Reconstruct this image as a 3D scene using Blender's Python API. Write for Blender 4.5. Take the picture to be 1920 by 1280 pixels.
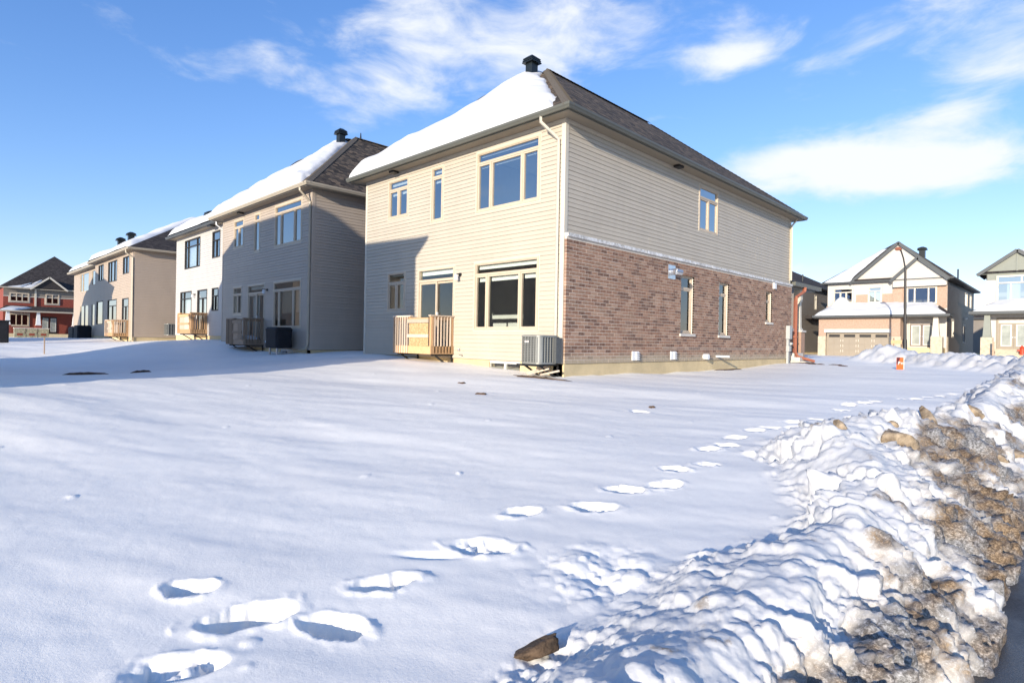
import bpy, bmesh, math, random
import numpy as np
from mathutils import Vector, Matrix

random.seed(7)
for o in list(bpy.data.objects):
    bpy.data.objects.remove(o)
scene = bpy.context.scene
COL = scene.collection
R = math.radians

# ------------------------------------------------------------------ camera
CAM_H = 1.6
cam_d = bpy.data.cameras.new('camera')
cam_d.sensor_width = 36.0
cam_d.lens = 1094.0 / 1920.0 * 36.0
cam_d.clip_start = 0.05
cam_d.clip_end = 6000
cam = bpy.data.objects.new('camera', cam_d)
COL.objects.link(cam)
HEAD = R(44.3)
cam.matrix_world = (Matrix.Translation((0, 0, CAM_H)) @ Matrix.Rotation(HEAD, 4, 'Z')
                    @ Matrix.Rotation(R(90), 4, 'X') @ Matrix.Rotation(0.0178, 4, 'Z'))
scene.camera = cam
FW = (-math.sin(HEAD), math.cos(HEAD))      # view direction on the ground
RT = (math.cos(HEAD), math.sin(HEAD))

# ------------------------------------------------------------------ sun, sky, exposure
SUN = Vector((1.1, -3.9, 0.94)).normalized()          # towards the sun
SUN_EL = math.asin(SUN.z)
SUN_AZ = math.atan2(SUN.x, SUN.y)                     # from +Y towards +X
SKY_STRENGTH = 0.15
sun_d = bpy.data.lights.new('sun', 'SUN')
sun_d.energy = 3.1
sun_d.angle = R(0.55)
sun_d.color = (1.0, 0.90, 0.75)
sun = bpy.data.objects.new('sun', sun_d)
COL.objects.link(sun)
sun.rotation_euler = SUN.to_track_quat('Z', 'Y').to_euler()
sun.location = SUN * 100

scene.view_settings.view_transform = 'Standard'
scene.view_settings.look = 'None'
scene.view_settings.gamma = 1.0
scene.view_settings.exposure = 1.10
try:
    scene.view_settings.use_curve_mapping = False
except Exception:
    pass

world = bpy.data.worlds.new('World')
scene.world = world
world.use_nodes = True
wt = world.node_tree
wt.nodes.clear()


def wn(t, **kw):
    n = wt.nodes.new(t)
    for k, v in kw.items():
        setattr(n, k, v)
    return n


def wmath(op, a, b=None, c=None, clamp=False):
    n = wn('ShaderNodeMath', operation=op)
    n.use_clamp = clamp
    for i, v in enumerate((a, b, c)):
        if v is None:
            continue
        if isinstance(v, (int, float)):
            n.inputs[i].default_value = v
        else:
            wt.links.new(v, n.inputs[i])
    return n.outputs[0]


def wdot(vec, const):
    n = wn('ShaderNodeVectorMath', operation='DOT_PRODUCT')
    wt.links.new(vec, n.inputs[0])
    n.inputs[1].default_value = const
    return n.outputs['Value']


sky = wn('ShaderNodeTexSky')
sky.sky_type = 'NISHITA'
sky.sun_disc = False
sky.sun_elevation = SUN_EL
sky.sun_rotation = SUN_AZ
sky.altitude = 100
sky.air_density = 1.0
sky.dust_density = 0.0
sky.ozone_density = 2.5
tc = wn('ShaderNodeTexCoord')
dirv = tc.outputs['Generated']
# wispy noise, stretched level with the horizon
mp = wn('ShaderNodeMapping')
mp.inputs['Scale'].default_value = (4.2, 4.2, 10.5)
wt.links.new(dirv, mp.inputs['Vector'])
n1 = wn('ShaderNodeTexNoise')
n1.inputs['Scale'].default_value = 1.7
n1.inputs['Detail'].default_value = 9
n1.inputs['Roughness'].default_value = 0.58
n1.inputs['Distortion'].default_value = 0.35
wt.links.new(mp.outputs[0], n1.inputs['Vector'])
n2 = wn('ShaderNodeTexNoise')
n2.inputs['Scale'].default_value = 0.8
n2.inputs['Detail'].default_value = 3
wt.links.new(mp.outputs[0], n2.inputs['Vector'])
# cloud fields: centre direction, half width, half height, weight
CLOUDS = [((-0.225, 0.93, 0.262), 0.125, 0.040, 1.15), ((-0.15, 0.95, 0.235), 0.10, 0.034, 1.0),
          ((-0.31, 0.90, 0.285), 0.10, 0.030, 0.75),
          ((-0.55, 0.69, 0.475), 0.22, 0.07, 0.92), ((-0.71, 0.56, 0.42), 0.19, 0.085, 0.74),
          ((-0.12, 0.90, 0.425), 0.16, 0.050, 0.85), ((-0.05, 0.94, 0.36), 0.08, 0.035, 0.8),
          ((-0.37, 0.83, 0.41), 0.05, 0.018, 0.75), ((-0.88, 0.27, 0.385), 0.13, 0.028, 0.5), ((-0.12, 0.94, 0.31), 0.04, 0.016, 0.6),
          ((-0.28, 0.95, 0.12), 0.08, 0.010, 0.65), ((0.75, 0.6, 0.3), 0.3, 0.08, 0.9), ((0.3, 0.4, 0.86), 0.3, 0.16, 0.9), ((-0.3, -0.2, 0.93), 0.28, 0.15, 0.8),
          ((-0.92, -0.25, 0.3), 0.3, 0.08, 0.85), ((0.1, -0.9, 0.4), 0.3, 0.09, 0.8), ((0.9, -0.2, 0.45), 0.3, 0.1, 0.85), ((-0.5, 0.3, 0.81), 0.25, 0.1, 0.7),  # unseen clouds here and below, added outside the view to whiten fill light
          ((-0.7, -0.6, 0.4), 0.3, 0.1, 0.8), ((0.5, -0.75, 0.5), 0.3, 0.1, 0.7)]
acc = None
for c, wa, wb, wgt in CLOUDS:
    cv = Vector(c).normalized()
    tv = Vector((0, 0, 1)).cross(cv).normalized()
    vv = cv.cross(tv).normalized()
    a = wmath('MULTIPLY', wdot(dirv, tv), 1.0 / wa)
    b = wmath('MULTIPLY', wdot(dirv, vv), 1.0 / wb)
    fr_ = wmath('GREATER_THAN', wdot(dirv, cv), 0.0)
    q = wmath('ADD', wmath('MULTIPLY', a, a), wmath('MULTIPLY', b, b))
    e = wmath('MULTIPLY', wmath('POWER', 2.718, wmath('MULTIPLY', q, -0.8)), wgt)
    e = wmath('MULTIPLY', e, fr_)
    acc = e if acc is None else wmath('ADD', acc, e)
nz = wmath('SUBTRACT', n1.outputs['Fac'], 0.5)
nz2 = wmath('SUBTRACT', n2.outputs['Fac'], 0.5)
cov = wmath('ADD', acc, wmath('MULTIPLY', nz, 2.6))
cov = wmath('ADD', cov, wmath('MULTIPLY', nz2, 0.9))
mr = wn('ShaderNodeMapRange', interpolation_type='SMOOTHSTEP')
wt.links.new(cov, mr.inputs['Value'])
mr.inputs['From Min'].default_value = 0.34
mr.inputs['From Max'].default_value = 1.5
mr.inputs['To Max'].default_value = 0.95
# thin veil towards the horizon
bg = wn('ShaderNodeBackground')
bg.inputs['Strength'].default_value = SKY_STRENGTH
hs = wn('ShaderNodeHueSaturation')
hs.inputs['Saturation'].default_value = 1.15
hs.inputs['Value'].default_value = 1.0
tint = wn('ShaderNodeMix', data_type='RGBA', blend_type='MULTIPLY')
tint.inputs[0].default_value = 1.0
tint.inputs[7].default_value = (0.90, 0.875, 1.13, 1)
wt.links.new(sky.outputs[0], tint.inputs[6])
cmul = wn('ShaderNodeVectorMath', operation='MULTIPLY_ADD')      # soft shoulder: c / (1 + k c)
cmul.inputs[1].default_value = (0.085, 0.085, 0.085)
cmul.inputs[2].default_value = (1, 1, 1)
wt.links.new(tint.outputs[2], cmul.inputs[0])
cdiv = wn('ShaderNodeVectorMath', operation='DIVIDE')
wt.links.new(tint.outputs[2], cdiv.inputs[0])
wt.links.new(cmul.outputs[0], cdiv.inputs[1])
wt.links.new(cdiv.outputs[0], hs.inputs['Color'])
wt.links.new(hs.outputs[0], bg.inputs['Color'])
bgc = wn('ShaderNodeBackground')
bgc.inputs['Color'].default_value = (0.93, 0.96, 1.0, 1)
bgc.inputs['Strength'].default_value = 0.50
mixw = wn('ShaderNodeMixShader')
wt.links.new(mr.outputs[0], mixw.inputs[0])
wt.links.new(bg.outputs[0], mixw.inputs[1])
wt.links.new(bgc.outputs[0], mixw.inputs[2])
wo = wn('ShaderNodeOutputWorld')
wt.links.new(mixw.outputs[0], wo.inputs['Surface'])

# ------------------------------------------------------------------ materials


def new_mat(name):
    m = bpy.data.materials.new(name)
    m.use_nodes = True
    return m, m.node_tree, m.node_tree.nodes['Principled BSDF']


def mixc(nt, fac, a, b, mode='MIX'):
    n = nt.nodes.new('ShaderNodeMix')
    n.data_type = 'RGBA'
    n.blend_type = mode
    for sock, v in ((n.inputs[0], fac), (n.inputs[6], a), (n.inputs[7], b)):
        if isinstance(v, (int, float)):
            sock.default_value = v
        elif isinstance(v, tuple):
            sock.default_value = (*v[:3], 1)
        else:
            nt.links.new(v, sock)
    return n.outputs[2]


def noise(nt, scale, detail=4, rough=0.55, stretch=None, coord='Object', dist=0.0):
    t = nt.nodes.new('ShaderNodeTexCoord')
    v = t.outputs[coord]
    if stretch:
        mpn = nt.nodes.new('ShaderNodeMapping')
        mpn.inputs['Scale'].default_value = stretch
        nt.links.new(v, mpn.inputs['Vector'])
        v = mpn.outputs[0]
    n = nt.nodes.new('ShaderNodeTexNoise')
    n.inputs['Scale'].default_value = scale
    n.inputs['Detail'].default_value = detail
    n.inputs['Roughness'].default_value = rough
    n.inputs['Distortion'].default_value = dist
    nt.links.new(v, n.inputs['Vector'])
    return n.outputs['Fac']


def ramp(nt, fac, stops, interp='LINEAR'):
    n = nt.nodes.new('ShaderNodeValToRGB')
    n.color_ramp.interpolation = interp
    el = n.color_ramp.elements
    while len(el) < len(stops):
        el.new(0.5)
    for e, (p, c) in zip(el, stops):
        e.position = p
        e.color = (*c, 1) if len(c) == 3 else c
    nt.links.new(fac, n.inputs[0])
    return n.outputs[0]


def nmath(nt, op, a, b=0.0, clamp=False):
    n = nt.nodes.new('ShaderNodeMath')
    n.operation = op
    n.use_clamp = clamp
    for i, v in enumerate((a, b)):
        if isinstance(v, (int, float)):
            n.inputs[i].default_value = v
        else:
            nt.links.new(v, n.inputs[i])
    return n.outputs[0]


def add_bump(nt, b, h, strength, dist=0.01):
    n = nt.nodes.new('ShaderNodeBump')
    n.inputs['Strength'].default_value = strength
    n.inputs['Distance'].default_value = dist
    nt.links.new(h, n.inputs['Height'])
    nt.links.new(n.outputs[0], b.inputs['Normal'])


def M(name, c, rough=0.6, var=0.12, ns=2.5, bump=0.0, bs=60, metal=0.0, spec=0.4, stretch=None, c2=None, bdist=0.004):
    m, nt, b = new_mat(name)
    f = noise(nt, ns, 5, 0.6, stretch)
    lo = tuple(x * (1 - var) for x in c)
    hi = c2 if c2 else tuple(min(1, x * (1 + var)) for x in c)
    rmp = ramp(nt, f, [(0.3, lo), (0.7, hi)])
    nt.links.new(rmp, b.inputs['Base Color'])
    b.inputs['Roughness'].default_value = rough
    b.inputs['Metallic'].default_value = metal
    b.inputs['Specular IOR Level'].default_value = spec
    if bump:
        add_bump(nt, b, noise(nt, bs, 4, 0.6, stretch), bump, bdist)
    return m


def siding_mat(name, c):
    # vinyl: faint panel to panel difference, light dust streaks
    m, nt, b = new_mat(name)
    oi = nt.nodes.new('ShaderNodeObjectInfo')
    f = noise(nt, 1.3, 5, 0.6, (1, 1, 0.35))
    base = ramp(nt, f, [(0.3, tuple(x * 0.95 for x in c)), (0.7, tuple(x * 1.04 for x in c))])
    v = nmath(nt, 'MULTIPLY_ADD', oi.outputs['Random'], 0.05)
    v.node.inputs[2].default_value = 0.975
    colr = mixc(nt, 1.0, base, v, 'MULTIPLY')
    nt.links.new(colr, b.inputs['Base Color'])
    b.inputs['Roughness'].default_value = 0.48
    b.inputs['Specular IOR Level'].default_value = 0.35
    add_bump(nt, b, noise(nt, 30, 4, 0.6, (0.3, 0.3, 6)), 0.12, 0.003)
    return m


def brick_mat(name, stops, stain=True):
    m, nt, b = new_mat(name)
    oi = nt.nodes.new('ShaderNodeObjectInfo')
    ge = nt.nodes.new('ShaderNodeNewGeometry')
    rnd = nmath(nt, 'FRACT', nmath(nt, 'ADD', nmath(nt, 'MULTIPLY', oi.outputs['Random'], 7.31),
                                   ge.outputs['Random Per Island']))
    c0 = ramp(nt, rnd, stops, 'CONSTANT')
    # wire-cut streaks
    st = noise(nt, 22, 4, 0.65, (1.0, 1.0, 0.25), 'Object')
    c1 = mixc(nt, ramp(nt, st, [(0.35, (0, 0, 0)), (0.75, (0.5, 0.5, 0.5))]), c0, (0.46, 0.34, 0.27))
    if stain:
        sep = nt.nodes.new('ShaderNodeSeparateXYZ')
        nt.links.new(ge.outputs['Position'], sep.inputs[0])
        hz = nmath(nt, 'SUBTRACT', 1.36, sep.outputs[2])
        wob = nmath(nt, 'MULTIPLY', nmath(nt, 'SUBTRACT', noise(nt, 1.6, 4, 0.6), 0.5), 0.35)
        k = nmath(nt, 'MULTIPLY', nmath(nt, 'ADD', hz, wob), 4.5, True)
        c1 = mixc(nt, nmath(nt, 'MULTIPLY', k, 0.85), c1, (0.42, 0.35, 0.25))
    nt.links.new(c1, b.inputs['Base Color'])
    b.inputs['Roughness'].default_value = 0.85
    b.inputs['Specular IOR Level'].default_value = 0.2
    add_bump(nt, b, noise(nt, 45, 5, 0.7), 0.5, 0.004)
    return m


def shingle_mat(name, c, c2, c3):
    m, nt, b = new_mat(name)
    uv = nt.nodes.new('ShaderNodeUVMap')
    br = nt.nodes.new('ShaderNodeTexBrick')
    br.offset = 0.37
    br.inputs['Scale'].default_value = 1.0
    br.inputs['Brick Width'].default_value = 0.20
    br.inputs['Row Height'].default_value = 0.145
    br.inputs['Mortar Size'].default_value = 0.008
    br.inputs['Mortar Smooth'].default_value = 0.3
    br.inputs['Bias'].default_value = 0.0
    br.inputs['Color1'].default_value = (0, 0, 0, 1)
    br.inputs['Color2'].default_value = (1, 1, 1, 1)
    br.inputs['Mortar'].default_value = (0.2, 0.2, 0.2, 1)
    nt.links.new(uv.outputs[0], br.inputs['Vector'])
    tone = ramp(nt, br.outputs['Color'], [(0.0, c), (0.5, c2), (1.0, c3)])
    f = noise(nt, 1.2, 5, 0.65)
    tone = mixc(nt, 1.0, tone, ramp(nt, f, [(0.25, (0.75, 0.75, 0.75)), (0.75, (1.15, 1.12, 1.1))]), 'MULTIPLY')
    gr = noise(nt, 260, 2, 0.6)
    tone = mixc(nt, 1.0, tone, ramp(nt, gr, [(0.3, (0.7, 0.7, 0.7)), (0.7, (1.25, 1.25, 1.25))]), 'MULTIPLY')
    nt.links.new(tone, b.inputs['Base Color'])
    b.inputs['Roughness'].default_value = 0.9
    b.inputs['Specular IOR Level'].default_value = 0.2
    hgt = mixc(nt, 0.65, br.outputs['Color'], br.outputs['Fac'], 'SUBTRACT')
    add_bump(nt, b, hgt, 0.8, 0.012)
    return m


def glass_mat(name, tint=(0.80, 0.87, 0.88), refl=0.2):
    m = bpy.data.materials.new(name)
    m.use_nodes = True
    nt = m.node_tree
    nt.nodes.clear()
    tr = nt.nodes.new('ShaderNodeBsdfTransparent')
    tr.inputs[0].default_value = (*tint, 1)
    gl = nt.nodes.new('ShaderNodeBsdfGlossy')
    gl.inputs['Roughness'].default_value = 0.004
    gl.inputs['Color'].default_value = (0.96, 0.98, 1.0, 1)
    # slight waviness of the sealed units
    add = nt.nodes.new('ShaderNodeBump')
    add.inputs['Strength'].default_value = 0.05
    add.inputs['Distance'].default_value = 0.01
    nt.links.new(noise(nt, 1.1, 2, 0.5), add.inputs['Height'])
    nt.links.new(add.outputs[0], gl.inputs['Normal'])
    fz = nt.nodes.new('ShaderNodeFresnel')
    fz.inputs['IOR'].default_value = 1.55
    k = nmath(nt, 'ADD', nmath(nt, 'MULTIPLY', fz.outputs[0], 1.3), refl, True)
    mx = nt.nodes.new('ShaderNodeMixShader')
    nt.links.new(k, mx.inputs[0])
    nt.links.new(tr.outputs[0], mx.inputs[1])
    nt.links.new(gl.outputs[0], mx.inputs[2])
    out = nt.nodes.new('ShaderNodeOutputMaterial')
    nt.links.new(mx.outputs[0], out.inputs['Surface'])
    return m


def wood_mat(name, c, c2):
    m, nt, b = new_mat(name)
    oi = nt.nodes.new('ShaderNodeObjectInfo')
    f = noise(nt, 9, 6, 0.65, (6, 6, 0.6), 'Object', 0.6)
    base = ramp(nt, f, [(0.25, c), (0.75, c2)])
    v = nmath(nt, 'MULTIPLY_ADD', oi.outputs['Random'], 0.5)
    v.node.inputs[2].default_value = 0.72
    nt.links.new(mixc(nt, 1.0, base, v, 'MULTIPLY'), b.inputs['Base Color'])
    b.inputs['Roughness'].default_value = 0.7
    b.inputs['Specular IOR Level'].default_value = 0.25
    return m


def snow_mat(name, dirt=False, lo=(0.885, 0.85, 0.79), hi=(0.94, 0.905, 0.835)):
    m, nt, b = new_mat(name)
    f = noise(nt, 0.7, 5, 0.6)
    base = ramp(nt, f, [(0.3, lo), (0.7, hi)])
    b.inputs['Roughness'].default_value = 0.55
    b.inputs['Specular IOR Level'].default_value = 0.28
    b.inputs['Subsurface Weight'].default_value = 0.0
    g1 = noise(nt, 55, 5, 0.7)
    g2 = noise(nt, 420, 2, 0.6)
    h = nmath(nt, 'ADD', nmath(nt, 'MULTIPLY', g1, 0.8), nmath(nt, 'MULTIPLY', g2, 0.35))
    add_bump(nt, b, h, 0.32, 0.012)
    if dirt:
        ap = nt.nodes.new('ShaderNodeAttribute')
        ap.attribute_name = 'plough'          # older, greyer snow thrown up by the plough
        base = mixc(nt, ap.outputs['Fac'], base, (0.69, 0.675, 0.65))
        at = nt.nodes.new('ShaderNodeAttribute')
        at.attribute_name = 'dirt'
        d = at.outputs['Fac']
        nA = noise(nt, 9, 8, 0.72, (1, 1, 1), 'Object', 0.6)
        nB = noise(nt, 48, 7, 0.78, (1, 1, 1.4), 'Object', 0.4)
        nC = noise(nt, 2.6, 4, 0.6)
        nD = noise(nt, 150, 3, 0.7)
        nm = nmath(nt, 'ADD', nmath(nt, 'MULTIPLY', nA, 0.75), nmath(nt, 'MULTIPLY', nB, 0.85))
        k = nmath(nt, 'SUBTRACT', nmath(nt, 'ADD', nmath(nt, 'MULTIPLY', d, 1.0), nm), 1.16)
        k = nmath(nt, 'MULTIPLY', k, 3.6, True)
        soil = ramp(nt, nB, [(0.34, (0.035, 0.026, 0.018)), (0.48, (0.17, 0.115, 0.068)), (0.66, (0.46, 0.34, 0.22))])
        grey = ramp(nt, nB, [(0.34, (0.04, 0.039, 0.038)), (0.5, (0.22, 0.21, 0.20)), (0.66, (0.62, 0.61, 0.60))])
        soil = mixc(nt, 0.6, soil, ramp(nt, nD, [(0.35, (0.5, 0.5, 0.5)), (0.65, (1.4, 1.4, 1.4))]), 'MULTIPLY')
        dc = mixc(nt, ramp(nt, nC, [(0.42, (0, 0, 0)), (0.58, (1, 1, 1))]), soil, grey)
        # thin tan staining ahead of the solid dirt
        stn = nmath(nt, 'MULTIPLY', nmath(nt, 'SUBTRACT', nmath(nt, 'ADD', d, nmath(nt, 'MULTIPLY', nA, 0.7)), 0.52), 1.6, True)
        base = mixc(nt, nmath(nt, 'MULTIPLY', stn, 0.45), base, (0.58, 0.47, 0.35))
        base = mixc(nt, k, base, dc)
    nt.links.new(base, b.inputs['Base Color'])
    return m


MT = {
    'cream': siding_mat('cream_vinyl', (0.49, 0.43, 0.345)),
    'greige': siding_mat('greige_vinyl', (0.45, 0.375, 0.305)),
    'white_vinyl': siding_mat('white_vinyl', (0.52, 0.49, 0.455)),
    'tan_vinyl': siding_mat('tan_vinyl', (0.46, 0.365, 0.28)),
    'blue_grey_vinyl': siding_mat('grey_vinyl', (0.40, 0.40, 0.40)),
    'brown_vinyl': siding_mat('dark_brown_vinyl', (0.085, 0.065, 0.052)),
    'taupe_vinyl': siding_mat('taupe_vinyl', (0.20, 0.17, 0.14)),
    'trim_cream': M('cream_trim', (0.60, 0.54, 0.44), 0.5, 0.05),
    'trim_tan': M('tan_window_frame', (0.54, 0.44, 0.325), 0.5, 0.06),
    'trim_white': M('white_trim', (0.72, 0.70, 0.67), 0.5, 0.05),
    'trim_black': M('black_window_frame', (0.03, 0.026, 0.024), 0.5, 0.1),
    'gutter': M('olive_grey_gutter', (0.11, 0.11, 0.092), 0.42, 0.06),
    'gutter_tan': M('tan_gutter', (0.42, 0.36, 0.27), 0.42, 0.06),
    'gutter_dark': M('charcoal_gutter', (0.075, 0.08, 0.082), 0.45, 0.06),
    'soffit': M('beige_soffit', (0.27, 0.225, 0.165), 0.6, 0.06, 4, 0.5, 14, stretch=(6, 0.2, 1)),
    'soffit_grey': M('grey_soffit', (0.17, 0.165, 0.14), 0.6, 0.06),
    'concrete': M('parged_concrete', (0.58, 0.46, 0.27), 0.85, 0.14, 1.8, 0.4, 25),
    'mortar': M('mortar', (0.60, 0.53, 0.45), 0.9, 0.12, 8, 0.4, 60),
    'stone': M('pale_stone', (0.58, 0.54, 0.48), 0.85, 0.14, 5, 0.5, 30),
    'ledge': M('frosted_stone_ledge', (0.50, 0.47, 0.42), 0.85, 0.3, 9, 0.8, 30, c2=(0.85, 0.85, 0.85)),
    'interior': M('interior_paint', (0.70, 0.71, 0.68), 0.8, 0.04),
    'interior_floor': M('interior_floor', (0.34, 0.26, 0.18), 0.5, 0.15),
    'blind': M('white_blind', (0.80, 0.82, 0.80), 0.6, 0.04),
    'blind_beige': M('beige_shade', (0.52, 0.45, 0.33), 0.8, 0.08, 12),
    'curtain': M('sheer_curtain', (0.70, 0.71, 0.70), 0.8, 0.12, 6, stretch=(8, 8, 0.3)),
    'glass': glass_mat('window_glass', (0.80, 0.87, 0.88), 0.30),
    'glass_far': glass_mat('far_window_glass', (0.80, 0.87, 0.88), 0.5),
    'glass_low': glass_mat('window_glass_clear', (0.86, 0.90, 0.88), 0.05),
    'wood': wood_mat('fresh_lumber', (0.44, 0.25, 0.12), (0.66, 0.43, 0.24)),
    'wood_pale': wood_mat('pale_lumber', (0.52, 0.40, 0.29), (0.70, 0.57, 0.45)),
    'wood_grey': wood_mat('weathered_lumber', (0.30, 0.20, 0.13), (0.46, 0.33, 0.23)),
    'osb': M('strand_board', (0.50, 0.30, 0.13), 0.8, 0.35, 26, 0.3, 60, c2=(0.68, 0.46, 0.24)),
    'black_steel': M('black_steel', (0.014, 0.014, 0.015), 0.45, 0.2),
    'black_vent': M('black_vent', (0.012, 0.016, 0.018), 0.35, 0.2),
    'ac_grey': M('ac_grey_metal', (0.30, 0.30, 0.275), 0.45, 0.08, metal=0.35),
    'ac_dark': M('ac_coil', (0.085, 0.09, 0.092), 0.6, 0.2, 30),
    'galv': M('galvanised_metal', (0.62, 0.63, 0.65), 0.28, 0.1, 6, metal=0.9),
    'pvc': M('white_pvc', (0.75, 0.75, 0.74), 0.4, 0.04),
    'meter': M('grey_meter', (0.40, 0.41, 0.40), 0.45, 0.06),
    'rust_pipe': M('red_brown_pipe', (0.33, 0.115, 0.065), 0.5, 0.12),
    'red': M('red_plastic', (0.55, 0.06, 0.02), 0.5, 0.1),
    'orange': M('orange_sign', (0.72, 0.13, 0.03), 0.5, 0.06),
    'dark_red': M('maroon_sign', (0.10, 0.02, 0.02), 0.5, 0.06),
    'soil': M('bare_soil', (0.12, 0.07, 0.04), 0.95, 0.4, 14, 0.9, 30, bdist=0.02),
    'fabric_black': M('black_cover', (0.008, 0.009, 0.013), 0.7, 0.3, 3, 0.4, 20),
    'door_taupe': M('taupe_door', (0.20, 0.155, 0.135), 0.45, 0.06),
    'garage': M('garage_door_paint', (0.30, 0.25, 0.19), 0.5, 0.04),
    'stucco': M('white_stucco', (0.56, 0.515, 0.455), 0.85, 0.04, 3, 0.3, 60),
    'panel_green': M('grey_green_panel', (0.24, 0.25, 0.21), 0.6, 0.05),
    'limestone': M('beige_stone', (0.50, 0.42, 0.31), 0.9, 0.2, 5, 0.6, 12),
    'frost_glass': M('frosted_door_glass', (0.34, 0.36, 0.33), 0.15, 0.2, 2),
    'green_box': M('printed_green_cabinet', (0.20, 0.27, 0.17), 0.5, 0.5, 7, c2=(0.52, 0.45, 0.32)),
    'asphalt': None,
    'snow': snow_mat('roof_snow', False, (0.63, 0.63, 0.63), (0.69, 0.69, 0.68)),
    'snow_ground': snow_mat('ground_snow', True),
    'ice_chunk': M('dirty_ice', (0.16, 0.11, 0.065), 0.8, 0.45, 9, 0.9, 26, c2=(0.50, 0.39, 0.27), bdist=0.02),
    'ice_dark': M('dark_frozen_soil', (0.02, 0.015, 0.012), 0.8, 0.4, 9, 0.9, 26, c2=(0.15, 0.095, 0.055), bdist=0.02),
    'roof': shingle_mat('shingle_brown', (0.030, 0.026, 0.023), (0.090, 0.074, 0.060), (0.20, 0.15, 0.105)),
    'roof_dark': shingle_mat('shingle_dark', (0.035, 0.031, 0.030), (0.06, 0.052, 0.050), (0.085, 0.074, 0.068)),
    'cap': M('hip_cap_shingle', (0.115, 0.10, 0.085), 0.9, 0.25, 5, 0.6, 120),
}
MT['brick'] = brick_mat('brown_brick', [(0.0, (0.125, 0.060, 0.038)), (0.10, (0.225, 0.112, 0.068)), (0.27, (0.275, 0.145, 0.088)),
                                        (0.45, (0.32, 0.178, 0.112)), (0.63, (0.265, 0.155, 0.098)), (0.78, (0.37, 0.23, 0.155)),
                                        (0.90, (0.165, 0.085, 0.055))])
MT['brick_beige'] = M('beige_brick', (0.42, 0.29, 0.21), 0.85, 0.18, 9, 0.3, 40)
MT['brick_red'] = M('red_brick', (0.24, 0.055, 0.035), 0.85, 0.35, 14, 0.3, 40)
MT['brick_white'] = M('white_brick', (0.62, 0.57, 0.51), 0.85, 0.1, 9, 0.3, 40)


def asphalt_mat():
    m, nt, b = new_mat('wet_asphalt')
    f = noise(nt, 1.4, 5, 0.6)
    g = noise(nt, 90, 3, 0.7)
    c = ramp(nt, g, [(0.3, (0.018, 0.018, 0.02)), (0.75, (0.075, 0.072, 0.07))])
    nt.links.new(c, b.inputs['Base Color'])
    nt.links.new(ramp(nt, f, [(0.35, (0.12, 0.12, 0.12)), (0.65, (0.6, 0.6, 0.6))]), b.inputs['Roughness'])
    add_bump(nt, b, g, 0.5, 0.006)
    return m


MT['asphalt'] = asphalt_mat()

# ------------------------------------------------------------------ mesh helpers
ORG = {}


def thing(name, label, cat, loc, group=None):
    o = bpy.data.objects.new(name, None)
    COL.objects.link(o)
    o.location = loc
    o['label'] = label
    o['category'] = cat
    if group:
        o['group'] = group
    ORG[o.name] = Vector(loc)
    return o


class Fr:
    """a wall: origin, direction along it, outward normal"""

    def __init__(s, O, U, N):
        s.O, s.U, s.N = Vector(O), Vector(U), Vector(N)

    def P(s, u, z, d=0.0):
        p = s.O + s.U * u + s.N * d
        return (p.x, p.y, s.O.z + z)


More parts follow.
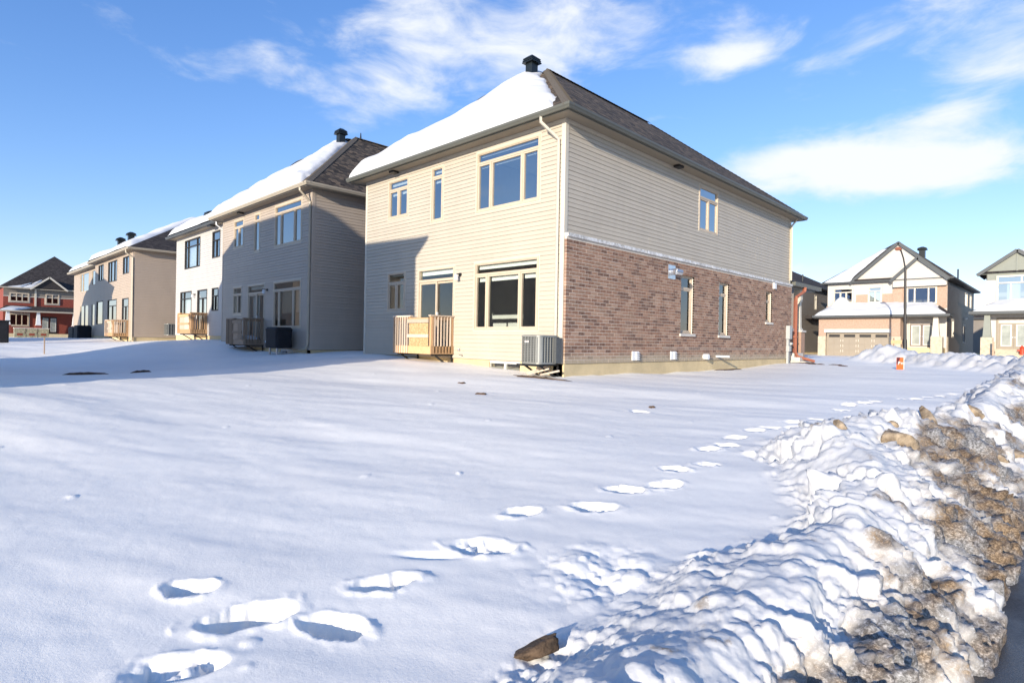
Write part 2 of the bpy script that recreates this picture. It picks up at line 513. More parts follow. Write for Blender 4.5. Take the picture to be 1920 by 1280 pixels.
class MB:
    def __init__(s):
        s.v, s.f, s.uv = [], [], None

    def poly(s, pts, uv=None):
        i = len(s.v)
        s.v += [tuple(p) for p in pts]
        s.f.append(tuple(range(i, i + len(pts))))
        if uv is not None:
            if s.uv is None:
                s.uv = {}
            s.uv[len(s.f) - 1] = uv
        return s

    def hexa(s, p):
        i = len(s.v)
        s.v += [tuple(q) for q in p]
        s.f += [(i + 3, i + 2, i + 1, i), (i + 4, i + 5, i + 6, i + 7), (i, i + 1, i + 5, i + 4),
                (i + 1, i + 2, i + 6, i + 5), (i + 2, i + 3, i + 7, i + 6), (i + 3, i, i + 4, i + 7)]
        return s

    def box(s, x0, x1, y0, y1, z0, z1):
        return s.hexa([(x0, y0, z0), (x1, y0, z0), (x1, y1, z0), (x0, y1, z0),
                       (x0, y0, z1), (x1, y0, z1), (x1, y1, z1), (x0, y1, z1)])

    def fb(s, fr, u0, u1, z0, z1, d0, d1):
        P = fr.P
        return s.hexa([P(u0, z0, d0), P(u1, z0, d0), P(u1, z0, d1), P(u0, z0, d1),
                       P(u0, z1, d0), P(u1, z1, d0), P(u1, z1, d1), P(u0, z1, d1)])

    def ring(s, fr, u0, u1, z0, z1, w, d0, d1, wb=None):
        wb = w if wb is None else wb
        s.fb(fr, u0, u0 + w, z0, z1, d0, d1)
        s.fb(fr, u1 - w, u1, z0, z1, d0, d1)
        s.fb(fr, u0 + w, u1 - w, z1 - w, z1, d0, d1)
        s.fb(fr, u0 + w, u1 - w, z0, z0 + wb, d0, d1)
        return s

    def beam(s, p, q, w, h, up=(0, 0, 1)):
        p, q = Vector(p), Vector(q)
        a = (q - p).normalized()
        upv = Vector(up)
        if abs(a.dot(upv)) > 0.98:
            upv = Vector((0, 1, 0))
        side = a.cross(upv).normalized()
        u2 = side.cross(a).normalized()
        A, B = side * (w / 2), u2 * (h / 2)
        return s.hexa([p - A - B, p + A - B, q + A - B, q - A - B, p - A + B, p + A + B, q + A + B, q - A + B])

    def cyl(s, p, q, r, r2=None, n=12, cap=True):
        p, q = Vector(p), Vector(q)
        r2 = r if r2 is None else r2
        a = (q - p).normalized()
        t = Vector((0, 0, 1)) if abs(a.z) < 0.9 else Vector((1, 0, 0))
        e1 = a.cross(t).normalized()
        e2 = a.cross(e1)
        i = len(s.v)
        for c, rr in ((p, r), (q, r2)):
            for k in range(n):
                an = 2 * math.pi * k / n
                s.v.append(tuple(c + e1 * (rr * math.cos(an)) + e2 * (rr * math.sin(an))))
        for k in range(n):
            s.f.append((i + k, i + (k + 1) % n, i + n + (k + 1) % n, i + n + k))
        if cap:
            s.f.append(tuple(range(i + n - 1, i - 1, -1)))
            s.f.append(tuple(range(i + n, i + 2 * n)))
        return s

    def tube(s, pts, r, n=8):
        for a, b in zip(pts[:-1], pts[1:]):
            s.cyl(a, b, r, n=n)
        return s

    def loft(s, rings, cap=True, close=True):
        i = len(s.v)
        n = len(rings[0])
        for r in rings:
            s.v += [tuple(p) for p in r]
        m = len(rings)
        for j in range(m - 1):
            for k in range(n if close else n - 1):
                a, b = i + j * n + k, i + j * n + (k + 1) % n
                s.f.append((a, b, b + n, a + n))
        if cap and close:
            s.f.append(tuple(range(i + n - 1, i - 1, -1)))
            s.f.append(tuple(range(i + (m - 1) * n, i + m * n)))
        return s

    def rtube(s, pts, w, h):
        """rectangular pipe with mitred bends"""
        pts = [Vector(p) for p in pts]
        rings = []
        for i, p in enumerate(pts):
            a = (pts[min(i + 1, len(pts) - 1)] - pts[max(i - 1, 0)]).normalized()
            ref = Vector((0.6, 0.8, 0.01)) if abs(a.z) > 0.4 else Vector((0, 0, 1))
            e1 = a.cross(ref).normalized()
            e2 = a.cross(e1).normalized()
            rings.append([p + e1 * (w / 2) + e2 * (h / 2), p - e1 * (w / 2) + e2 * (h / 2),
                          p - e1 * (w / 2) - e2 * (h / 2), p + e1 * (w / 2) - e2 * (h / 2)])
        return s.loft(rings)

    def mesh(s, name, org=Vector((0, 0, 0)), recalc=True, smooth=False):
        me = bpy.data.meshes.new(name)
        ox, oy, oz = org
        me.from_pydata([(x - ox, y - oy, z - oz) for x, y, z in s.v], [], s.f)
        if s.uv:
            ul = me.uv_layers.new(name='UVMap')
            for fi, uvs in s.uv.items():
                p = me.polygons[fi]
                for li, q in zip(p.loop_indices, uvs):
                    ul.data[li].uv = q
        if recalc and not s.uv:
            bm = bmesh.new()
            bm.from_mesh(me)
            bmesh.ops.recalc_face_normals(bm, faces=bm.faces)
            bm.to_mesh(me)
            bm.free()
        if smooth:
            me.shade_smooth()
        return me

    def build(s, name, mat, parent=None, smooth=False, recalc=True, label=None, cat=None, group=None, kind=None):
        org = ORG[parent.name] if parent else Vector((0, 0, 0))
        me = s.mesh(name, org, recalc, smooth)
        me.materials.append(MT[mat] if isinstance(mat, str) else mat)
        o = bpy.data.objects.new(name, me)
        COL.objects.link(o)
        if parent:
            o.parent = parent
            ORG[o.name] = org
        for k, v in (('label', label), ('category', cat), ('group', group), ('kind', kind)):
            if v:
                o[k] = v
        return o


# ------------------------------------------------------------------ the ground


def _h(ix, iy, seed):
    n = (ix.astype(np.int64) * 374761393 + iy.astype(np.int64) * 668265263 + seed * 974634777) & 0x7fffffff
    n = ((n ^ (n >> 13)) * 1274126177) & 0x7fffffff
    n = ((n ^ (n >> 16)) * 1911520717) & 0x7fffffff
    return ((n ^ (n >> 15)) & 0xffffff) / float(0xffffff)


def vnoise(x, y, seed=0):
    ix, iy = np.floor(x), np.floor(y)
    fx, fy = x - ix, y - iy
    fx = fx * fx * fx * (fx * (fx * 6 - 15) + 10)
    fy = fy * fy * fy * (fy * (fy * 6 - 15) + 10)
    a, b = _h(ix, iy, seed), _h(ix + 1, iy, seed)
    c, d = _h(ix, iy + 1, seed), _h(ix + 1, iy + 1, seed)
    return (a * (1 - fx) + b * fx) * (1 - fy) + (c * (1 - fx) + d * fx) * fy - 0.5


def fbm(x, y, seed=0, oct=4, gain=0.5):
    t, a, s = 0, 1.0, 1.0
    for i in range(oct):
        t = t + a * vnoise(x * s + i * 17.3, y * s - i * 9.1, seed + i)
        a *= gain
        s *= 2.03
    return t


def domes(x, y, cell, seed, rmin=0.35, rmax=0.9):
    """rounded clods: height 0..1"""
    gx, gy = x / cell, y / cell
    ix, iy = np.floor(gx), np.floor(gy)
    best = np.zeros_like(x)
    for dx in (-1, 0, 1):
        for dy in (-1, 0, 1):
            jx, jy = ix + dx, iy + dy
            cx, cy = jx + _h(jx, jy, seed), jy + _h(jx, jy, seed + 1)
            r = rmin + (rmax - rmin) * _h(jx, jy, seed + 2)
            el = 0.6 + 0.8 * _h(jx, jy, seed + 4)
            an = 3.14 * _h(jx, jy, seed + 5)
            ex, ey = gx - cx, gy - cy
            qx, qy = ex * np.cos(an) + ey * np.sin(an), -ex * np.sin(an) + ey * np.cos(an)
            q = 1 - (qx * qx * el + qy * qy / el) / (r * r)
            hgt = np.clip(q, 0, 1) ** 0.72 * (0.35 + 0.65 * _h(jx, jy, seed + 3))
            best = np.maximum(best, hgt)
    return best


def sstep(t):
    t = np.clip(t, 0, 1)
    return t * t * (3 - 2 * t)


CTRL = np.array([
    # along the cream house
    (-18.5, 11.2, 1.06), (-16, 11.2, 1.02), (-13.4, 11.2, .92), (-11.5, 11.2, .84), (-9.3, 11.2, .75), (-9.0, 16, .70),
    (-9.0, 21, .71), (-9.0, 27, .86), (-14, 20, .8), (-7, 31, .85),
    # the open corner lot
    (-1.7, 2, .15), (-2.5, .3, .10), (-4, 2, .22), (-3.5, 5, .30), (-6, 6, .45), (-2.2, 9, .43), (-5, 10, .52), (-3, 14, .60),
    (-2, 20, .74), (-5, 25, .80), (-1.7, 28, .8), (-5, -.4, .22), (-8, -.5, .38), (-9.5, 2.5, .55), (-11, 6, .66), (-2, -4, .1),
    (-8, -6, .5), (-13, -3, .9), (-22, -3, 1.0), (-40, -3, 1.1), (2, -5, .0), (4, 5, 0), (4, 15, .3),
    # crest, swale behind it, rise to the row of houses
    (-15.4, 1.2, .72), (-14.5, 2.8, .74), (-14.7, 4.95, .78), (-16, 7.7, .85), (-19, 10.6, 1.0),
    (-19, 3.2, .46), (-20, 6.2, .50), (-24, 4.0, .42), (-30, 4.0, .48), (-22, 8.6, .80),
    (-21.1, 10.4, 1.0), (-25.5, 10.4, .98), (-28, 9.6, 1.22), (-30.3, 10.2, 1.30), (-32, 9.3, 1.34), (-36, 10.6, 1.36), (-40, 11, 1.28),
    (-38, 6, .95), (-46, 9.8, 1.12), (-52, 9.8, 1.28), (-58, 9.6, 1.25), (-50, 5, 1.0), (-70, 9, 1.2), (-68, 3, 1.1), (-40, 25, 1.2),
    (-60, 25, 1.2), (-12, 40, .85), (-12, 56, .88), (-3, 56, .9), (-22, 45, .9)])


def _tps():
    P = CTRL[:, :2] / 10.0
    n = len(P)
    d2 = ((P[:, None] - P[None]) ** 2).sum(-1)
    K = 0.5 * d2 * np.log(d2 + 1e-12) + np.eye(n) * 0.01
    A = np.zeros((n + 3, n + 3))
    A[:n, :n] = K
    A[:n, n] = 1
    A[:n, n + 1:] = P
    A[n, :n] = 1
    A[n + 1:, :n] = P.T
    rhs = np.zeros(n + 3)
    rhs[:n] = CTRL[:, 2]
    return P, np.linalg.solve(A, rhs)


TP, TW = _tps()


def lot(x, y):
    X, Y = x / 10.0, y / 10.0
    z = TW[len(TP)] + TW[len(TP) + 1] * X + TW[len(TP) + 2] * Y
    for (px, py), w in zip(TP, TW):
        d2 = (X - px) ** 2 + (Y - py) ** 2
        z = z + w * 0.5 * d2 * np.log(d2 + 1e-12)
    far = sstep((np.hypot(x + 20, y - 15) - 48) / 30)
    return np.clip(z, -0.2, 1.6) * (1 - far) + 1.0 * far


def road_z(y):
    return 0.0 + 0.02 * np.clip(y - 4, 0, 30)


PRINTS = [(-3.58, 1.1, 1.0), (-3.08, 1.20, 1.35), (-2.66, 1.50, 1.1), (-2.88, 1.92, 1.1), (-2.85, 0.83, 1.4), (-2.87, 2.69, 1.3),
          (-3.16, 3.38, 1.1), (-2.84, 3.91, 1.2), (-2.95, 4.5, 1), (-2.76, 4.88, 1.2), (-2.95, 5.43, 0.95), (-2.81, 5.86, 0.95),
          (-3.15, 6.59, 1), (-3.1, 6.98, 1), (-3.26, 7.55, 1), (-3.26, 8.24, 1), (-3.18, 8.6, 1), (-2.97, 8.85, 1),
          (-3.07, 9.29, 1), (-2.92, 9.8, 1), (-3.07, 12.06, 1), (-2.89, 12.48, 1), (-2.82, 12.86, 1), (-2.4, 11.49, 1),
          (-2.99, 11.3, 1), (-2.59, 13.94, 1), (-2.40, 14.2, 1), (-2.29, 14.75, 1), (-2.16, 15.34, 1), (-1.98, 16.0, 1),
          (-1.86, 17.41, 1), (-1.76, 18.54, 1), (-5.18, 8.34, 1.0), (-2.62, 10.5, 1), (-2.36, 10.9, 1)]


def ground(x, y, full=False):
    """height and dirt of the snow cover"""
    zl = lot(x, y)
    near = 1 - sstep((np.hypot(x, y) - 40) / 30)
    # wind-packed ripples, long axis across the lot
    a = R(28)
    u, v = x * math.cos(a) + y * math.sin(a), -x * math.sin(a) + y * math.cos(a)
    zl = zl + near * (0.060 * fbm(u / 4.2, v / 1.4, 3, 3, 0.45) + 0.013 * fbm(u / 1.3, v / 0.42, 9, 3, 0.5))
    zl = zl + near * 0.0028 * fbm(x / 0.16, y / 0.16, 14, 3, 0.55)
    z = zl.copy()
    dirt = np.zeros_like(x)
    # footprints: deep boot holes with a broken lip
    for i, (px, py, s) in enumerate(PRINTS):
        msk = (np.abs(x - px) < 0.7) & (np.abs(y - py) < 0.7)
        if not msk.any():
            continue
        nx, ny = PRINTS[min(i + 1, len(PRINTS) - 1)][:2]
        an = R(48) + 0.35 * math.sin(i * 2.3)
        ex, ey = x[msk] - px, y[msk] - py
        lx, ly = ex * math.cos(an) + ey * math.sin(an), -ex * math.sin(an) + ey * math.cos(an)
        wob = 1 + 0.35 * vnoise(ex * 7 + i, ey * 7, 40 + i) + 0.25 * vnoise(ex * 18 + i, ey * 18, 70 + i)
        q = np.sqrt((lx / (0.155 * s)) ** 2 + (ly / (0.085 * min(s, 1.3))) ** 2) * wob
        hole = 1 - sstep((q - 0.62) / 0.5)
        lip = np.exp(-((q - 1.28) / 0.22) ** 2)
        floor_ = 0.055 * domes(x[msk], y[msk], 0.10, 60 + i) + 0.03 * domes(x[msk], y[msk], 0.045, 160 + i)
        z[msk] += -0.135 * hole * (0.85 + 0.3 * math.sin(i)) + 0.005 * lip + 0.012 * lip * np.clip(vnoise(ex * 9, ey * 9, 90 + i) * 3, 0, 1) + hole * floor_
    # a dragged groove and tumbled crumbs
    gx, gy = x + 3.02, y - 2.35
    lx, ly = gx * 0.75 + gy * 0.66, -gx * 0.66 + gy * 0.75
    z -= 0.05 * np.exp(-(lx / 0.16) ** 2 - (ly / 0.035) ** 2)
    crumb = np.exp(-((x + 2.08) / 0.30) ** 2 - ((y - 2.95) / 0.36) ** 2)
    z += crumb * (0.085 * domes(x, y, 0.24, 91) + 0.03 * domes(x, y, 0.08, 95) - 0.05)
    sp = domes(x, y, 2.3, 130, 0.015, 0.024)
    z += near * 0.02 * sp
    # ---- ploughed bank along the street
    g = np.exp(-((y - 7.3) / 1.55) ** 2)
    xc = -1.0 - 0.85 * g + 0.30 * vnoise(y / 1.7, y * 0 + 3.3, 21) + 0.10 * vnoise(x / 0.5, y / 0.5, 22)
    wl = 0.60 + 0.03 * (1 - sstep((y - 2.5) / 2.5)) + 0.45 * g + 0.35 * vnoise(x / 1.2, y / 0.9, 23)
    zc = np.interp(y, [-8, 2, 3, 5, 7, 9, 12, 20, 30, 60], [.40, .40, .43, .52, .70, .76, .90, 1.05, 1.1, 1.1])
    zc = zc + 0.22 * vnoise(y / 1.1, y * 0 + 5.5, 24) * (0.5 + 0.5 * g) + 0.07 * vnoise(x / 0.4, y / 0.4, 25)
    zr = road_z(y)
    edge = -0.27 + 0.12 * vnoise(y / 0.6, y * 0 + 9.5, 26) + 0.06 * vnoise(x / 0.15, y / 0.15, 27)
    tl = (x - (xc - wl)) / wl
    tr = (x - xc) / np.maximum(edge - xc, 0.2)
    zb = np.where(tl < 1, zl + (zc - zl) * sstep(tl) , zc + (zr - 0.03 - zc) * np.clip(tr, 0, 1) ** 1.25)
    on = np.clip(tl, 0, 1) * (y > -9) * (y < 60)
    lm = sstep((tl + 0.35 + 0.5 * vnoise(x / 0.35, y / 0.35, 33)) / 0.7) * (1 - sstep((tr - 0.86) / 0.14))
    lm = np.where(y < 60, lm, 0)
    wx = x + 0.12 * vnoise(x / 0.3, y / 0.3, 31)
    wy = y + 0.12 * vnoise(x / 0.3, y / 0.3, 32)
    big = domes(wx, wy, 0.42, 51)
    med = domes(wx, wy, 0.19, 55)
    sml = domes(x, y, 0.085, 59)
    tiny = domes(x, y, 0.038, 63)
    rough = fbm(x / 0.16, y / 0.16, 35, 5, 0.62)
    wx2, wy2 = x + 0.05 * vnoise(x / 0.09, y / 0.09, 36), y + 0.05 * vnoise(x / 0.09, y / 0.09, 37)
    med2 = domes(wx2 + 0.11, wy2 - 0.07, 0.13, 75, 0.35, 0.75)
    lump = (0.14 * big + 0.075 * med + 0.055 * med2 + 0.04 * sml + 0.018 * tiny + 0.06 * rough - 0.09) * (0.72 + 0.28 * sstep((y - 3) / 4)) * np.clip(0.85 + 1.3 * fbm(x / 0.6 + 3, y / 0.6, 39, 2), 0.3, 1.3)
    crust = domes(x + 0.05 * rough, y, 0.11, 83, 0.4, 0.9)
    crust2 = domes(x, y + 0.05 * rough, 0.05, 87, 0.4, 0.9)
    side = sstep((tr - 0.02) / 0.4) * (tl >= 1)
    lump = lump * (1 - 0.55 * side) + side * (0.085 * rough + 0.05 * crust + 0.026 * crust2 - 0.03)
    nearb = 1 - sstep((np.hypot(x, y) - 30) / 25)
    nx = np.where(tl < 1, -0.62 * sstep(tl / 0.5) * (1 - 0.6 * sstep((tl - 0.75) / 0.25)), 0.5 * sstep(tr / 0.3))
    push = np.where((tl > -0.6) & (x < edge), (lump + 0.04) * lm * nearb, 0) * nx * 1.25
    z = np.where(tl > -0.6, np.where(tl > 0, zb, z) + lump * lm * nearb * (1 - 0.25 * np.abs(nx)), z)
    plough = np.where(x < edge, np.clip(lm, 0, 1), 0) * (tl > -0.6)
    z = np.where(x > edge, zr - 0.06 - 0.3 * np.clip(x - edge, 0, 0.2), z)
    # far side of the street
    z = np.where(x > 8.2, zr + 0.55 * sstep((x - 8.2) / 1.2) + 0.1 * fbm(x, y, 44), z)
    dn = fbm(x / 0.55, y / 0.75, 46, 4, 0.55)
    dirt = (0.24 + 0.40 * sstep((tr - 0.05) / 0.55) + 1.15 * dn) * sstep((tr + 0.12 + 0.5 * dn) / 0.35) * (tl >= 1)
    dirt = dirt + 0.30 * sstep((tr - 0.8) / 0.2) * (tl >= 1)
    spots = np.clip(fbm(x / 0.22, y / 0.22, 48, 4, 0.6) - 0.30, 0, 1) * 2.6 * sstep((tl - 0.35) / 0.5)
    dirt = np.clip(np.maximum(dirt, np.where(x < edge, spots * 0.5, 0)), 0, 1) * (y < 60)
    # ---- ploughed ridge at the front street
    ax, ay = -7.4, 35.0
    bx, by = -0.6, 26.5
    dx, dy = bx - ax, by - ay
    L2 = dx * dx + dy * dy
    t = np.clip(((x - ax) * dx + (y - ay) * dy) / L2, -0.02, 1.0)
    dist = np.hypot(x - ax - t * dx, y - ay - t * dy)
    hgt = np.interp(t, [-0.02, 0.0, 0.12, 0.3, 0.6, 1.0], [0.45, 0.72, 0.70, 0.46, 0.48, 0.45])
    rb = hgt * (1 - sstep((dist - 0.3) / 1.7)) * (1 + 0.5 * vnoise(x / 1.2, y / 1.2, 66))
    rm = 1 - sstep((dist - 0.9) / 1.0)
    z = np.where(x < -0.6, z + rb + rm * (0.24 * domes(wx, wy, 0.5, 68) + 0.12 * domes(wx, wy, 0.22, 69) - 0.14), z)
    if full:
        return z, dirt, np.where(x < -0.6, np.maximum(plough, rm), plough), push
    return z, dirt


def make_ground():
    ang = np.concatenate([np.arange(-180, -54, 3.0), np.arange(-54, 52, 0.118), np.arange(52, 180, 3.0)])
    th = np.radians(ang)
    r = [0.35]
    while r[-1] < 2500:
        q = r[-1]
        k = 0.012 if q < 1.5 else 0.0062 if q < 14 else 0.009 if q < 40 else 0.02 if q < 120 else 0.12
        r.append(q * (1 + k))
    r = np.array(r)
    T, Rr = np.meshgrid(th, r)
    X = Rr * (np.cos(T) * FW[0] + np.sin(T) * RT[0])
    Y = Rr * (np.cos(T) * FW[1] + np.sin(T) * RT[1])
    z, d, pl, push = ground(X.ravel(), Y.ravel(), True)
    X = X + push.reshape(X.shape)
    na, nr = len(th), len(r)
    verts = np.stack([X.ravel(), Y.ravel(), z], 1)
    verts = np.vstack([verts, [[0, 0, -0.06]]])
    i = np.arange(nr - 1)[:, None] * na
    j = np.arange(na)[None]
    j2 = (j + 1) % na
    quads = np.stack([i + j, i + na + j, i + na + j2, i + j2], -1).reshape(-1, 4)
    jj = np.arange(na)
    tris = np.stack([np.full(na, len(verts) - 1), jj, (jj + 1) % na], -1)
    me = bpy.data.meshes.new('snow_ground')
    nq, nt_ = len(quads), len(tris)
    me.vertices.add(len(verts))
    me.vertices.foreach_set('co', verts.ravel().astype(np.float32))
    me.loops.add(nq * 4 + nt_ * 3)
    me.loops.foreach_set('vertex_index', np.concatenate([quads.ravel(), tris.ravel()]).astype(np.int32))
    me.polygons.add(nq + nt_)
    me.polygons.foreach_set('loop_start', np.concatenate([np.arange(nq) * 4, nq * 4 + np.arange(nt_) * 3]).astype(np.int32))
    me.update(calc_edges=True)
    me.validate()
    at = me.attributes.new('dirt', 'FLOAT', 'POINT')
    at.data.foreach_set('value', np.append(d, 0).astype(np.float32))
    at = me.attributes.new('plough', 'FLOAT', 'POINT')
    at.data.foreach_set('value', np.append(pl, 0).astype(np.float32))
    me.shade_smooth()
    me.materials.append(MT['snow_ground'])
    o = bpy.data.objects.new('snow_ground', me)
    COL.objects.link(o)
    o['kind'] = 'structure'
    o['label'] = 'snow covered lot with footprints and ploughed snow bank'
    return o


make_ground()
# the street beside the lot (wet asphalt)
m = MB()
ys = [-60, -20, 0, 4, 10, 20, 34, 60, 120]
for a, b in zip(ys[:-1], ys[1:]):
    za, zb_ = float(road_z(np.array(a))), float(road_z(np.array(b)))
    m.poly([(-0.9, a, za), (8.6, a, za), (8.6, b, zb_), (-0.9, b, zb_)])
road = m.build('road', 'asphalt', kind='structure')


def gz(x, y):
    return float(ground(np.array([float(x)]), np.array([float(y)]))[0][0])



# ------------------------------------------------------------------ building kit
COURSE = 0.1143
PROFILE = [(0, .001), (.014, .001), (.014, .022), (COURSE, .014), (COURSE, .004), (COURSE + .009, .004),
           (COURSE + .009, .020), (2 * COURSE, .014), (2 * COURSE, .001)]


def clip_profile(a, b):
    out = []
    for (z0, d0), (z1, d1) in zip(PROFILE[:-1], PROFILE[1:]):
        if z1 < a or z0 > b:
            continue
        if z1 == z0:
            if a <= z0 <= b:
                out += [(z0, d0), (z1, d1)]
            continue
        for z in (max(a, z0), min(b, z1)):
            out.append((z, d0 + (d1 - d0) * (z - z0) / (z1 - z0)))
    res = []
    for p in out:
        if not res or abs(p[0] - res[-1][0]) + abs(p[1] - res[-1][1]) > 1e-6:
            res.append(p)
    return res


def free_spans(u0, u1, za, zb, ops):
    cuts = [(max(u0, a), min(u1, b)) for a, b, c, d in ops if c < (za + zb) / 2 < d and a < u1 and b > u0]
    cuts.sort()
    cur, out = u0, []
    for a, b in cuts:
        if a > cur + 1e-4:
            out.append((cur, a))
        cur = max(cur, b)
    if u1 > cur + 1e-4:
        out.append((cur, u1))
    return out


def siding(fr, width, z0, z1, ops, mat, parent, single=False, seed=1, top=None, plen=3.66):
    """lap siding; every double-course panel its own piece unless single"""
    rnd = random.Random(seed)
    allm = MB()
    z, row = z0, 0
    while z < z1 - 0.01:
        h = min(2 * COURSE, z1 - z)
        joints = [0.0]
        off = (0.35 + (row % 4) * 0.9 + rnd.uniform(-.15, .15)) % plen
        q = off
        while q < width - 0.4:
            if q > 0.4:
                joints.append(q)
            q += plen * rnd.choice((0.72, 1.0))
        joints.append(width)
        real = set(joints)
        for a, b, c, d in ops:
            if c < z + h - 1e-4 and d > z + 1e-4:
                joints += [a, b]
        joints = sorted(q for q in set(joints) if 0 <= q <= width)
        edges = sorted({0.0, h} | {c - z for a, b, c, d in ops for c in (c, d) if 0 < c - z < h})
        for k, (ja, jb) in enumerate(zip(joints[:-1], joints[1:])):
            mb = allm if single else MB()
            par = sum(1 for q in real if q <= ja + 1e-6)
            lift = 0.0025 if par % 2 else 0.0
            for ea, eb in zip(edges[:-1], edges[1:]):
                pr = clip_profile(ea, eb)
                for a, b in free_spans(ja, jb, z + ea, z + eb, ops):
                    n = len(mb.v)
                    for zz, d in pr:
                        mb.v += [fr.P(a, z + zz, d + lift), fr.P(b, z + zz, d + lift)]
                    for i in range(len(pr) - 1):
                        mb.f.append((n + 2 * i, n + 2 * i + 1, n + 2 * i + 3, n + 2 * i + 2))
                    if lift:
                        for uu in (a, b):
                            mb.poly([fr.P(uu, z + zz, d + lift) for zz, d in pr] + [fr.P(uu, z + pr[-1][0], 0), fr.P(uu, z + pr[0][0], 0)])
            if not single and mb.f:
                mb.build('siding_panel', mat, parent, recalc=False)
        z += h
        row += 1
    if single:
        allm.build('siding', mat, parent, recalc=False)


def sheath(mb, fr, width, z0, z1, ops, d=0.0):
    us = sorted({0, width} | {q for o in ops for q in o[:2] if 0 < q < width})
    zs = sorted({z0, z1} | {q for o in ops for q in o[2:4] if z0 < q < z1})
    for a, b in zip(us[:-1], us[1:]):
        for c, e in zip(zs[:-1], zs[1:]):
            um, zm = (a + b) / 2, (c + e) / 2
            if any(o[0] < um < o[1] and o[2] < zm < o[3] for o in ops):
                continue
            mb.poly([fr.P(a, c, d), fr.P(b, c, d), fr.P(b, e, d), fr.P(a, e, d)])


def window(fr, op, parent, cols=(1,), transom=0.0, frame='trim_tan', glass='glass', casing='trim_cream', fw=0.055,
           blind=None, blind_h=0.14, d0=-0.07, d1=0.035, sash_w=0.045, tcols=None, simple=False, sill=None, shade=None, case_w=0.03):
    u0, u1, z0, z1 = op
    m = MB().ring(fr, u0, u1, z0, z1, fw, d0, d1)
    W = u1 - u0 - 2 * fw
    tot = sum(cols)
    xs, q = [u0 + fw], u0 + fw
    for c in cols:
        q += W * c / tot
        xs.append(q)
    zt = z1 - fw
    cells = []
    if transom:
        zb = z1 - fw - transom
        m.fb(fr, u0 + fw, u1 - fw, zb - fw * 0.8, zb, d0, d1 - 0.004)
        tc_ = tcols or (1,)
        tt = sum(tc_)
        q = u0 + fw
        for i, c in enumerate(tc_):
            a, q = q, q + W * c / tt
            cells.append((a, q, zb, zt, 0.022))
            if i:
                m.fb(fr, a - fw * .35, a + fw * .35, zb, zt, d0, d1 - 0.006)
        zt = zb - fw * 0.8
    for i in range(len(cols)):
        cells.append((xs[i] + (fw * .35 if i else 0), xs[i + 1] - (fw * .35 if i < len(cols) - 1 else 0), z0 + fw, zt, sash_w))
        if i:
            m.fb(fr, xs[i] - fw * .35, xs[i] + fw * .35, z0 + fw, zt, d0, d1 - 0.006)
    w = m.build('window', frame, parent)
    if casing:
        mc = MB().ring(fr, u0 - case_w, u1 + case_w, z0 - case_w, z1 + case_w, case_w - 0.001, 0.0, 0.024)
        mc.build('casing', casing, w)
    for a, b, c, e, sw in cells:
        if not simple:
            MB().ring(fr, a + .001, b - .001, c + .001, e - .001, sw, d0 + 0.015, d1 - 0.018).build('sash', frame, w)
        else:
            sw = 0
        MB().poly([fr.P(a + sw * .8, c + sw * .8, -0.02), fr.P(b - sw * .8, c + sw * .8, -0.02),
                   fr.P(b - sw * .8, e - sw * .8, -0.02), fr.P(a + sw * .8, e - sw * .8, -0.02)]).build('pane', glass, w, recalc=False)
        if blind:
            hh = min(blind_h, (e - c) * 0.4)
            MB().fb(fr, a + sw + .01, b - sw - .01, e - sw - hh, e - sw, -0.14, -0.10).build('blind', blind, w)
        if shade and (e - c) > 0.6:
            MB().fb(fr, a + .01, b - .01, c + (e - c) * shade[1], e - 0.005, -0.12, -0.105).build('shade', shade[0], w)
    if sill:
        MB().fb(fr, u0 - 0.06, u1 + 0.06, z0 - 0.085, z0 - 0.003, -0.02, sill).build('sill', 'stone', w)
    return w


def hip_planes(x0, x1, y0, y1, ze, xr, ya, yb, zr):
    """four roof faces: back, right, front, left (ridge along Y at xr from ya to yb)"""
    A, B, C, D = (x0, y0, ze), (x1, y0, ze), (x1, y1, ze), (x0, y1, ze)
    S, T = (xr, ya, zr), (xr, yb, zr)
    return [(A, B, S), (B, C, T, S), (C, D, T), (D, A, S, T)]


def roof_faces(mb, faces):
    for f in faces:
        a, b = Vector(f[0]), Vector(f[1])
        e = (b - a).normalized()
        n = e.cross(Vector(f[-1]) - a).normalized()
        if n.z < 0:
            n = -n
        up = n.cross(e).normalized()
        if up.z < 0:
            up = -up
        mb.poly(f, [((Vector(p) - a).dot(e), (Vector(p) - a).dot(up)) for p in f])


def caps(p, q, mat, parent, w=0.30, step=0.2):
    """overlapping hip or ridge cap shingles, one piece each, shared mesh"""
    p, q = Vector(p), Vector(q)
    a = (q - p).normalized()
    side = a.cross(Vector((0, 0, 1))).normalized()
    up = side.cross(a).normalized()
    me = None
    n = int((q - p).length / step)
    for i in range(n):
        if me is None:
            t = MB()
            L, dr = step * 1.25, 0.085
            for s_ in (-1, 1):
                t.poly([(a * 0 + up * .035), (a * L + up * .016), (a * L + side * (s_ * w / 2) + up * (.016 - dr)), (side * (s_ * w / 2) + up * (.035 - dr))])
                t.poly([(up * .035), (side * (s_ * w / 2) + up * (.035 - dr)), (side * (s_ * w / 2) + up * (.010 - dr)), (up * .01)])
            me = t.mesh('cap_shingle', recalc=False)
            me.materials.append(MT[mat])
        o = bpy.data.objects.new('cap_shingle', me)
        COL.objects.link(o)
        o.parent = parent
        o.location = p + a * (i * step) - ORG[parent.name]
        ORG[o.name] = ORG[parent.name]


